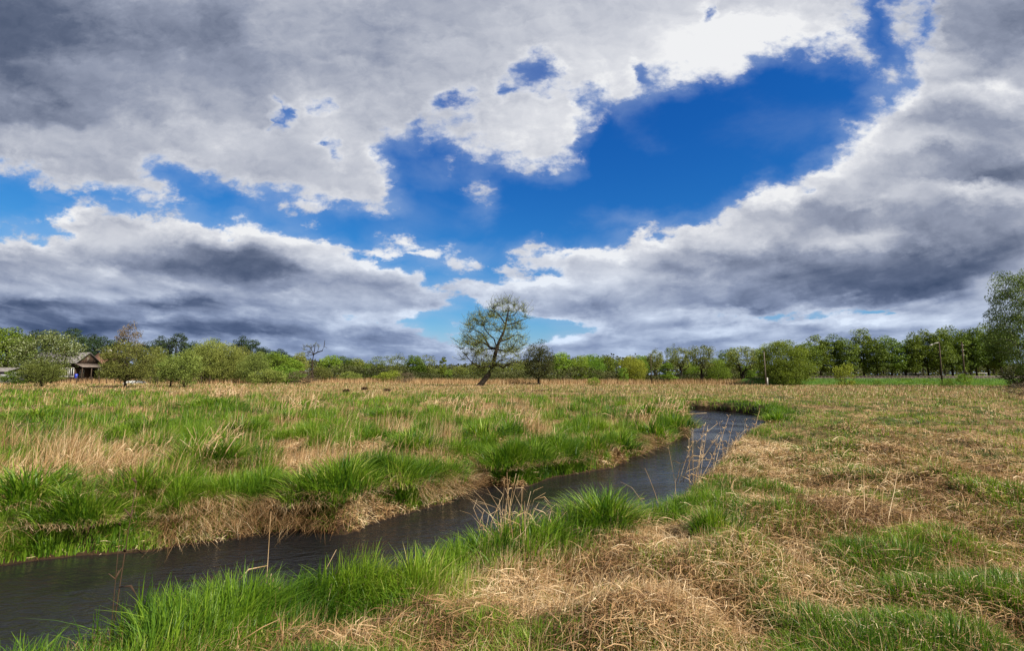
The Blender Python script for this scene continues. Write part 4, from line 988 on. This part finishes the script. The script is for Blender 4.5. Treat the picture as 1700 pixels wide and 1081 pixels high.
LIMBS = [([(565, 830), (605, 775), (655, 712), (690, 640), (706, 560), (722, 500), (742, 440), (776, 370), (798, 300), (810, 225), (828, 150)], .41, .07, 0),
         ([(690, 640), (735, 630), (775, 655), (800, 638), (850, 610), (900, 604)], .17, .06, -1.6), ([(775, 655), (776, 705)], .10, .04, -1.2), ([(800, 638), (840, 580), (880, 560)], .07, .03, .8),
         ([(722, 500), (662, 482), (632, 425), (602, 372), (545, 340)], .20, .06, 1.5), ([(662, 482), (620, 450), (560, 432), (500, 402), (470, 370)], .12, .05, -2.0), ([(706, 520), (640, 500), (590, 520), (540, 522)], .11, .04, 2.2),
         ([(742, 440), (800, 420), (860, 388), (912, 380)], .14, .05, 1.2), ([(720, 520), (800, 520), (850, 492), (882, 440)], .14, .05, -1.5), ([(798, 300), (850, 290), (920, 262), (982, 240)], .11, .04, .8),
         ([(798, 275), (752, 225), (712, 190), (660, 180)], .11, .04, -1), ([(655, 660), (590, 650), (540, 628), (490, 580), (440, 520)], .10, .04, -1.4), ([(700, 470), (706, 420), (655, 372), (622, 330), (600, 260)], .10, .04, -1.8),
         ([(690, 600), (760, 590), (830, 575), (870, 590)], .08, .03, 2.0), ([(776, 370), (720, 330), (690, 290)], .08, .03, 1.8), ([(805, 250), (870, 215), (905, 170)], .08, .03, -1.2)]
CL = [(600, 240), (640, 275), (560, 290), (610, 300), (580, 215), (740, 140), (690, 160), (770, 125), (820, 120), (870, 135), (910, 165), (950, 190), (960, 235), (860, 190), (800, 190), (480, 300), (520, 330), (500, 360), (455, 400), (560, 400), (430, 460), (430, 500), (470, 545),
      (450, 585), (600, 500), (640, 560), (560, 480), (800, 460), (880, 430), (930, 400), (900, 560), (850, 600), (780, 560), (940, 470), (900, 500), (700, 300), (730, 350), (850, 330), (890, 330), (660, 600), (590, 600), (520, 620), (610, 680), (560, 660), (690, 690), (750, 600),
      (660, 230), (720, 240), (840, 260), (900, 290), (540, 560), (830, 520), (910, 610), (660, 340), (480, 440), (520, 510), (640, 640), (820, 640), (760, 420), (640, 420), (580, 450), (640, 720), (580, 720), (700, 180)]
rg = np.random.default_rng(8)
for k in range(34):
    a, q_ = rg.uniform(0, 6.28), math.sqrt(rg.uniform(.05, 1)); CL.append((705 + 265 * q_ * math.cos(a), 400 + 290 * q_ * math.sin(a)))
limb_tree(LIMBS, CL, 70, 'leaning_tree', 'large old tree leaning right in the middle of the meadow, thin spring leaves', 'tree', LEAF['sparse'], 6, 1.15, .12, 18, 3, tp, .014)
def tp2(X, Yz, Y0, dy=0.0): return tp(X + 5 * (340 - 680), Yz, Y0, dy)
limb_tree([([(893, 800), (893, 700), (892, 610), (903, 545), (912, 500), (916, 452)], .22, .04, 0), ([(905, 535), (935, 525), (975, 513), (990, 478), (997, 425)], .14, .04, -.6), ([(895, 556), (850, 554), (806, 576)], .09, .03, .5),
           ([(900, 540), (872, 520), (830, 532)], .10, .04, -.8), ([(898, 560), (880, 492), (850, 468), (822, 490)], .09, .03, .4), ([(935, 525), (948, 480), (940, 455)], .06, .03, .4), ([(990, 478), (1015, 490)], .05, .03, 0)],
          [(850, 480), (832, 505), (880, 500), (862, 540), (905, 470), (940, 480)], 98, 'bare_snag', 'dead looking bare snag with a crooked upward arm among the bushes', 'tree', LEAF['sparse'], 2, .7, .17, 4, 8, tp2, .03)

# ---- masses of leaves that nobody could count: the far wood, and the undergrowth at the foot of the trees
def leaf_band(name, x0, x1, y0, y1, hfun, dens, ls, leafm, label, cat, seed):
    r = np.random.default_rng(seed); n = int((x1 - x0) * dens)
    x = r.uniform(x0, x1, n); y = y0 + (y1 - y0) * r.uniform(0, 1, n)
    h = hfun(x) * (.65 + .7 * (fbm(x / 3.2, y / 3.2, 3, seed) + .5))
    z = h * np.sqrt(r.uniform(0.0, 1, n)) + bil(hmap, x, y)
    t = np.clip(.5 + 1.2 * fbm(x / 4, z / 2.0, 2, seed + 5) + r.normal(0, .15, n), 0, 1)
    l_ = leaf_faces(np.stack([x, y, z], -1), t, ls, 1.8, np.tile(np.array([0, 0, .5]), (n, 1)), r)
    obj(name, mesh_np(name, *l_[:3], leafm, l_[3]), kind='stuff', label=label, category=cat)
leaf_band('distant_wood', -330, 330, 175, 215, lambda x: np.where(x > 95, 4.6, 6.0) + 1.5 * np.sin(x / 21.), 150, .8, LEAF['dusky'], 'far low wood closing the meadow behind all the trees', 'wood', 3)
leaf_band('undergrowth', -112, 62, 104, 116, lambda x: 2.2 + .8 * np.sin(x / 7.), 260, .32, LEAF['dusky'], 'dark green undergrowth at the foot of the tree line', 'undergrowth', 9)
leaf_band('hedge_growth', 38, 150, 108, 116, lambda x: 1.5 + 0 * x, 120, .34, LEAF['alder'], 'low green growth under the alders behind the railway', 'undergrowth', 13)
# reed bed: dull dry reeds in front of the tree line
rg = np.random.default_rng(77); n = 34000
xr = rg.uniform(-75, 46, n); yr = rg.uniform(82, 104, n); kk = (fbm(xr / 6, yr / 5, 3, 99) > -.03); xr, yr = xr[kk], yr[kk]; n = len(xr)
bb = blades(np.stack([xr, yr, bil(hmap, xr, yr)], -1), rg.uniform(0, 6.28, n), rg.uniform(.35, 1.1, n), np.full(n, .06), np.abs(rg.normal(.15, .15, n)), np.clip(rg.normal(.42, .2, n), 0, 1), 1, .3, rg)
obj('reed_bed', mesh_np('reed_bed', bb[0], bb[1], bb[2], STRAW, bb[3]), kind='stuff', label='pale dry reeds growing along the foot of the tree line', category='reeds')

# ------------------------------------------------------------------ houses and other built things
LOG = flat_mat('weathered_logs', [(.3, (.022, .014, .010)), (.7, (.085, .055, .038))], 3, .85, .1, (1, 1, 7), 5, .5)
SLATE = flat_mat('grey_slate_roof', [(.3, (.085, .078, .075)), (.7, (.19, .175, .165))], 2.5, .8, .2, (1, 1, 1), 6, .4)
TIN = flat_mat('rusty_tin', [(.3, (.075, .058, .048)), (.7, (.17, .135, .11))], 3, .6, .3)
WHITE = flat_mat('white_paint', [(.3, (.55, .54, .50)), (.7, (.78, .77, .73))], 6, .6, .3)
GLASS = flat_mat('dark_glass', [(.3, (.012, .014, .018)), (.7, (.03, .035, .04))], 2, .08, .5)
BRICK = flat_mat('red_brick', [(.3, (.16, .055, .035)), (.7, (.30, .11, .07))], 5, .85, .1)
GREY = flat_mat('grey_plaster', [(.3, (.15, .155, .16)), (.7, (.27, .27, .27))], 3, .85, .1)
BLUE = flat_mat('blue_plastic', [(.3, (.012, .03, .30)), (.7, (.025, .06, .45))], 2, .4, .4)
CONC = flat_mat('pale_concrete', [(.3, (.30, .28, .25)), (.7, (.45, .43, .39))], 6, .85, .15)
WOODP = flat_mat('pole_wood', [(.3, (.07, .055, .042)), (.7, (.17, .14, .11))], 5, .85, .1, (1, 1, .2))
DARKW = flat_mat('dark_wood', [(.3, (.03, .022, .016)), (.7, (.09, .065, .045))], 5, .85, .1, (1, 1, .2))
STEEL = flat_mat('rail_steel', [(.3, (.10, .07, .05)), (.7, (.22, .17, .14))], 5, .5, .4)
SHEET = flat_mat('pale_sheet', [(.3, (.42, .42, .38)), (.7, (.66, .65, .60))], 3, .6, .3)
RROOF = flat_mat('brown_roof', [(.3, (.11, .055, .035)), (.7, (.20, .11, .075))], 4, .85, .1)

def child_box(name, parent, c, d, m, rot=None, label=None):
    mb = MB(); mb.box((0, 0, 0), d, 0, rot); o = obj(name, mb.mesh(name, m), parent, label=label); o.location = c; return o
def gable_roof(name, parent, x0, x1, y0, y1, ze, zr, over, th_, m):
    """ridge along x"""
    mb = MB(); ym = (y0 + y1) / 2; s = (zr - ze) / (ym - y0)
    a, b = y0 - over, y1 + over; za = ze - over * s
    X0, X1 = x0 - over, x1 + over
    vs = [(X0, a, za), (X1, a, za), (X1, ym, zr), (X0, ym, zr), (X0, b, za), (X1, b, za)]
    up = [(x, y, z + th_) for x, y, z in vs]
    mb.add(vs + up, [(1, 0, 3, 2), (2, 3, 4, 5), (6, 7, 8, 9), (9, 8, 11, 10), (0, 1, 7, 6), (5, 4, 10, 11), (1, 2, 8, 7), (2, 5, 11, 8), (3, 0, 6, 9), (4, 3, 9, 10)])
    return obj(name, mb.mesh(name, m), parent)
def walls(name, parent, x0, x1, y0, y1, h, m):
    mb = MB(); t = .2
    mb.box(((x0 + x1) / 2, y0 + t / 2, h / 2), (x1 - x0, t, h)); mb.box(((x0 + x1) / 2, y1 - t / 2, h / 2), (x1 - x0, t, h))
    mb.box((x0 + t / 2, (y0 + y1) / 2, h / 2), (t, y1 - y0 - 2 * t - .004, h)); mb.box((x1 - t / 2, (y0 + y1) / 2, h / 2), (t, y1 - y0 - 2 * t - .004, h))
    return obj(name, mb.mesh(name, m), parent)
def gable_tri(name, parent, x, y0, y1, ze, zr, m):
    mb = MB(); ym = (y0 + y1) / 2; t = .12
    mb.add([(x, y0, ze), (x, y1, ze), (x, ym, zr), (x + t, y0, ze), (x + t, y1, ze), (x + t, ym, zr)], [(0, 1, 2), (5, 4, 3), (0, 3, 4, 1), (1, 4, 5, 2), (2, 5, 3, 0)])
    for k in range(9):                               # upright cladding boards
        y = y0 + (k + .5) * (y1 - y0) / 9; hh_ = (zr - ze) * (1 - abs(y - ym) / (ym - y0)) - .08
        if hh_ > .15: mb.box((x + t + .02, y, ze + hh_ / 2), (.04, .05, hh_))
    return obj(name, mb.mesh(name, m), parent)
def window(parent, c, w, h, face='y', sash=2):
    """framed window standing proud of the wall; the pane is its child"""
    f = MB(); p = .07
    D = (lambda a, b: (a, .10, b)) if face == 'y' else (lambda a, b: (.10, a, b))
    O = (lambda a, b: (a, 0, b)) if face == 'y' else (lambda a, b: (0, a, b))
    f.box(O(-w / 2, 0), D(p, h)); f.box(O(w / 2, 0), D(p, h)); f.box(O(0, h / 2 + p / 2), D(w + p * 2, p)); f.box(O(0, -h / 2 - p / 2), D(w + p * 2, p))
    for k in range(1, sash): f.box(O(-w / 2 + k * w / sash, 0), D(p * .7, h - .002))
    fr = obj('window', f.mesh('window', WHITE), parent); fr.location = c
    g_ = MB(); g_.box((0, 0, 0), (w - p, .03, h - .004) if face == 'y' else (.03, w - p, h - .004))
    obj('pane', g_.mesh('pane', GLASS), fr)
    return fr

# the wooden house: ridge runs left, boarded gable turned to the right
hx, hy = -80.7, 95.0
hb = hz(hx - 3, hy)
H = empty('wooden_house', (hx, hy, hb - .1), 0, label='old dark wooden house with a grey gabled roof and white window frames', category='house')
walls('wall', H, -8.5, 0, 0, 5, 3.9, LOG)
gable_tri('gable', H, -.02, .1, 4.9, 3.9, 5.5, LOG)
rf = gable_roof('roof', H, -8.5, 0, 0, 5, 4.0, 5.75, .45, .10, SLATE)
child_box('chimney', rf, (-5.2, 2.9, 5.9), (.55, .55, 1.5), BRICK)
mb = MB(); mb.add([(0.05, -.5, 3.75), (0.05, 5.4, 3.75), (1.7, 5.4, 3.05), (1.7, -.5, 3.05), (0.05, -.5, 3.67), (0.05, 5.4, 3.67), (1.7, 5.4, 2.97), (1.7, -.5, 2.97)], [(0, 3, 2, 1), (4, 5, 6, 7), (0, 1, 5, 4), (1, 2, 6, 5), (2, 3, 7, 6), (3, 0, 4, 7)])
obj('porch_roof', mb.mesh('porch_roof', TIN), H)
for y in (-.3, 1.8, 3.6, 5.2): child_box('porch_post', H, (1.5, y, 1.5), (.12, .12, 3.0), DARKW)
for x in (-.65, -1.7, -2.75): window(H, (x, -.06, 2.05), .8, 1.5)
child_box('hatch', H, (.14, 2.5, 4.5), (.05, .45, .8), WOODP)
window(H, (.06, 1.4, 1.9), .8, 1.2, 'x')
child_box('door', H, (.05, 3.6, 1.1), (.08, .9, 2.0), DARKW)
# second house behind it
B = empty('brown_roofed_house', (-95.6, 118, hz(-95, 118) - .1), 0, label='brown roofed house with a pale chimney, mostly hidden behind the wooden house', category='house')
walls('wall', B, -1.7, 1.7, 0, 6, 4.2, LOG)
rf = gable_roof('roof', B, -1.7, 1.7, 0, 6, 4.3, 6.6, .4, .1, RROOF)
child_box('chimney', rf, (.9, 2.6, 6.7), (.6, .6, 1.5), CONC)
gable_tri('gable', B, 1.68, .1, 5.9, 4.2, 6.4, LOG)
window(B, (.7, -.06, 2.4), 1.0, 1.2)
# grey shed
S = empty('grey_shed', (-95.5, 95, hz(-95, 95) - .1), 0, label='low grey shed at the left edge behind the bushes', category='shed')
walls('wall', S, -6, 2.3, 0, 4, 2.3, GREY)
gable_roof('roof', S, -6, 2.3, 0, 4, 2.35, 3.0, .3, .08, SLATE)
child_box('door', S, (.6, -.03, 1.0), (.9, .06, 1.9), DARKW)
# brick hut
K = empty('brick_hut', ((554 - 850) / 850 * 112, 112, hz(-39, 112) - .1), 0, label='small red brick hut with a flat roof under the trees', category='hut')
walls('wall', K, -1.3, 1.3, 0, 2.4, 1.75, BRICK)
child_box('roof', K, (0, 1.2, 1.81), (3.0, 2.9, .12), SLATE)
child_box('door', K, (.35, -.03, .85), (.75, .06, 1.6), DARKW)
child_box('window', K, (-.75, -.03, 1.1), (.5, .06, .6), GLASS)
# blue barrel on a wooden stand
bx, by = (130 - 850) / 850 * 92.5, 92.5
st = MB(); [st.box((sx, sy, .45), (.08, .08, .9)) for sx in (-.3, .3) for sy in (-.3, .3)]; st.box((0, 0, .93), (.8, .8, .06))
o = obj('barrel_stand', st.mesh('barrel_stand', DARKW), label='low wooden stand under the blue barrel beside the house', category='stand'); o.location = (bx, by, hz(bx, by) - .02)
ba = MB(); ba.tube([(0, 0, z) for z in (0, .06, .28, .30, .58, .60, .82, .88)], [.26, .29, .30, .315, .315, .30, .29, .26], 18)
o = obj('barrel', ba.mesh('barrel', BLUE, True), label='bright blue barrel beside the wooden house', category='barrel'); o.location = (bx, by, hz(bx, by) + .94); o.scale = (.78, .78, .85)
# pale covered heap
mb = MB(); rg = np.random.default_rng(4); NXH, NYH = 15, 8
vs = [((i / (NXH - 1) - .5) * 3.4, (j / (NYH - 1) - .5) * 1.8, max(0, .55 * (1 - (2 * i / (NXH - 1) - 1) ** 4) * (1 - (2 * j / (NYH - 1) - 1) ** 4) * rg.uniform(.75, 1.1))) for j in range(NYH) for i in range(NXH)]
mb.add(vs, [(j * NXH + i, j * NXH + i + 1, (j + 1) * NXH + i + 1, (j + 1) * NXH + i) for j in range(NYH - 1) for i in range(NXH - 1)])
hxp = (229 - 850) / 850 * 84
o = obj('covered_heap', mb.mesh('covered_heap', SHEET), label='pale low heap under the orchard trees behind the fence', category='heap'); o.location = (hxp, 84, hz(hxp, 84))
# garden fence
fx0, fx1, fy = (132 - 850) / 850 * 80, (350 - 850) / 850 * 80, 80.0
Fn = empty('garden_fence', (fx0, fy, hz(fx0, fy)), 0, label='thin dark wooden post fence in front of the gardens', category='fence')
fm = MB(); fm.tube([(0, 0, 0), (0, 0, 1.25)], [.05, .045], 6); pm = fm.mesh('post', DARKW)
for k in range(19):
    x = k * (fx1 - fx0) / 18
    o = obj('post', pm, Fn); o.location = (x, random.gauss(0, .1), hz(fx0 + x, fy) - hz(fx0, fy) - .05); o.rotation_euler = (random.gauss(0, .04), random.gauss(0, .05), 0); o.scale = (1, 1, random.uniform(.8, 1.15))
for z in (.5, .95):
    w = MB(); w.tube([(k * (fx1 - fx0) / 18, 0, z + random.gauss(0, .02)) for k in range(19)], [.012] * 19, 4); obj('rail', w.mesh('rail', DARKW), Fn)

# poles
def pole(name, px, top, Y, r0, m, label, foot=None, lean=0.0):
    d = ray(px, 620); x = d[0] / d[1] * Y; z = hz(x, Y); dt = ray(px, top); h = CAM_Z + dt[2] / dt[1] * Y - z
    e = empty(name, (x, Y, z - .1), 0, label=label, category='pole')
    mb = MB(); mb.tube([(0, 0, 0), (lean * h * .5, 0, h * .5), (lean * h, 0, h)], [r0, r0 * .85, r0 * .7], 10); obj('shaft', mb.mesh('shaft', m, True), e)
    mb = MB(); mb.tube([(lean * h, 0, h), (lean * h, 0, h + .12)], [r0 * .75, .02], 10); obj('cap', mb.mesh('cap', DARKW), e)
    if foot: mb = MB(); mb.box((r0 + .09, 0, foot / 2), (.16, .18, foot)); obj('foot', mb.mesh('foot', CONC), e)
    return e, h
pole('wooden_pole', 1271, 583, 76, .10, WOODP, 'leaning grey wooden pole left of the big round willow', 1.3, -.02)
pole('dark_post', 1081, 590, 92, .08, DARKW, 'thin dark post in front of the trees, left of the many stemmed tree')
e, h = pole('lamp_pole', 1563, 567, 80, .12, DARKW, 'dark railway lamp pole with a pale arm reaching left', 0)
mb = MB(); mb.tube([(0, 0, h - .05), (-.6, 0, h - .18), (-1.15, 0, h - .42)], [.05, .045, .04], 8); a = obj('arm', mb.mesh('arm', CONC), e)
mb = MB(); mb.tube([(-1.05, 0, h - .36), (-1.2, 0, h - .44), (-1.55, 0, h - .55)], [.05, .11, .08], 8); obj('lamp_head', mb.mesh('lamp_head', CONC), a)
e, h = pole('signal_pole', 1601, 568, 82, .13, DARKW, 'dark railway pole without an arm, right of the lamp pole', 0)
for k in range(3): child_box('bracket', e, (0, 0, h - .4 - k * .8), (.5, .07, .06), CONC)
# white capped post among the bushes
px, Y = 1258, 84; x = (px - 850) / 850 * Y
e = empty('capped_post', (x, Y, hz(x, Y) - .05), 0, label='small white topped post between the bushes left of the wooden pole', category='post')
child_box('shaft', e, (0, 0, .95), (.12, .12, 1.9), DARKW)
mb = MB(); mb.add([(-.45, -.35, 1.9), (.45, -.35, 1.9), (.45, .35, 1.9), (-.45, .35, 1.9), (0, -.35, 2.3), (0, .35, 2.3)], [(0, 3, 2, 1), (0, 1, 4), (2, 3, 5), (0, 4, 5, 3), (1, 2, 5, 4)]); obj('cap', mb.mesh('cap', WHITE), e)
# pale sheds beyond the alders
for px, w, y0_, lab in [(1622, 3.4, 122, 'low pale shed glimpsed between alder trunks right of the second railway pole'), (1519, 2.4, 122, 'small pale shed glimpsed between alder trunks left of the lamp pole')]:
    x = (px - 850) / 850 * y0_
    e = empty('pale_shed', (x, y0_, hz(x, y0_) - .05), 0, label=lab, category='shed')
    walls('wall', e, -w / 2, w / 2, 0, 3, 1.9, GREY); child_box('roof', e, (0, 1.5, 2.0), (w + .5, 3.6, .14), CONC); child_box('door', e, (.2, -.03, .9), (.9, .06, 1.75), DARKW)

# railway: grassy embankment, ballast, track
EMB = flat_mat('embankment_turf', [(.3, (.025, .050, .008)), (.55, (.055, .110, .014)), (.75, (.10, .15, .03))], 1.2, .9, .1, (.5, 1, 1), 6, .5)
BAL = flat_mat('ballast_stones', [(.3, (.04, .033, .027)), (.7, (.15, .12, .10))], 14, .9, .1, (1, 1, 1), 6, .8)
xs = np.linspace(38, 240, 102); sec = [(78.2, -.3), (79.5, .06), (81.5, .55), (83.3, .92), (84, 1.0), (88.4, 1.0), (89.2, .92), (92, .3), (94, -.3)]
co = []
for i, x in enumerate(xs):
    s = 1 if i > 0 else .05
    for j, (y, z) in enumerate(sec): co.append((x, y + .5 * float(fbm(np.array(x / 6), np.array(j * 3.1), 2, 7)), z * s + .14 * float(fbm(np.array(x / 2.2), np.array(j * 1.7), 3, 8)) * (z < .95) + 0))
ns = len(sec); fc = [(i * ns + j, (i + 1) * ns + j, (i + 1) * ns + j + 1, i * ns + j + 1) for i in range(len(xs) - 1) for j in range(ns - 1)]
obj('railway_embankment', mesh_np('railway_embankment', np.array(co), [k for f in fc for k in f], [4] * len(fc), EMB, smooth=True), kind='structure')
mb = MB(); mb.add([(40, 84.2, .95), (240, 84.2, .95), (240, 84.7, 1.14), (40, 84.7, 1.14), (40, 87.7, 1.14), (240, 87.7, 1.14), (40, 88.2, .95), (240, 88.2, .95)], [(0, 1, 2, 3), (3, 2, 5, 4), (4, 5, 7, 6)])
obj('ballast_bed', mb.mesh('ballast_bed', BAL), kind='structure')
TR = empty('railway_track', (41, 86.2, 1.14), 0, label='railway track on the green embankment in front of the alder row', category='railway track')
for y in (-.76, .76):
    mb = MB(); mb.box((50, y, .20), (100, .07, .12)); mb.box((50, y, .135), (100, .14, .03)); obj('rail', mb.mesh('rail', STEEL), TR)
mb = MB(); mb.box((0, 0, .05), (.26, 2.6, .13)); sm = mb.mesh('sleeper', WOODP)
for k in range(80):
    o = obj('sleeper', sm, TR); o.location = (2 + k * .62, 0, 0)
rg = np.random.default_rng(91); n = 26000
xe = rg.uniform(38.5, 125, n); ye = rg.uniform(76, 84.1, n); ze = np.interp(ye, [q_[0] for q_ in sec[:5]], [q_[1] for q_ in sec[:5]]); ze = np.maximum(ze, bil(hmap, xe, ye)); nn_ = fbm(xe / 3, ye / 1.0, 3, 17)
bb = blades(np.stack([xe, ye, ze - .03], -1), rg.uniform(0, 6.28, n), rg.uniform(.10, .32, n) * (1 + nn_), np.full(n, .06), np.abs(rg.normal(.3, .2, n)), np.clip(.30 + 1.1 * nn_ + rg.normal(0, .15, n), 0, 1), 1, .3, rg)
obj('embankment_grass', mesh_np('embankment_grass', bb[0], bb[1], bb[2], GREEN, bb[3]), kind='stuff', label='green grass on the slope of the railway embankment', category='grass')

# dark lumps in the meadow
for px, py, r_, h_, lab in [(1424, 640, 0.8, .3, 'dark low log lying in front of the embankment'), (575, 651, .28, .36, 'dark dead grass stump, left one of the row before the leaning tree'), (605, 648, .30, .40, 'reddish dead grass stump, middle one of the row before the leaning tree'),
                           (643, 650, .26, .34, 'dark dead grass stump nearest to the leaning tree'), (905, 650, 1.6, .25, 'low dark heap of dead grass right of the leaning tree')]:
    c = gp(px, py); rg = np.random.default_rng(int(px)); n = 260
    a = rg.uniform(0, 6.28, n); q_ = r_ * np.sqrt(rg.uniform(0, 1, n))
    lt = blades(np.stack([q_ * np.cos(a), q_ * np.sin(a) * .6, h_ * .3 * (1 - (q_ / r_) ** 2)], -1), a, rg.uniform(.5, 1, n) * h_, np.full(n, .05), np.abs(rg.normal(.6, .3, n)), rg.uniform(0, 1, n), 2, .4, rg)
    o = obj('dead_grass_stump' if r_ < 1 else 'dark_heap', mesh_np('dead_grass_stump', lt[0], lt[1], lt[2], BROWN, lt[3]), label=lab, category='grass stump' if r_ < 1 else 'heap'); o.location = (c[0], c[1], hz(c[0], c[1]))
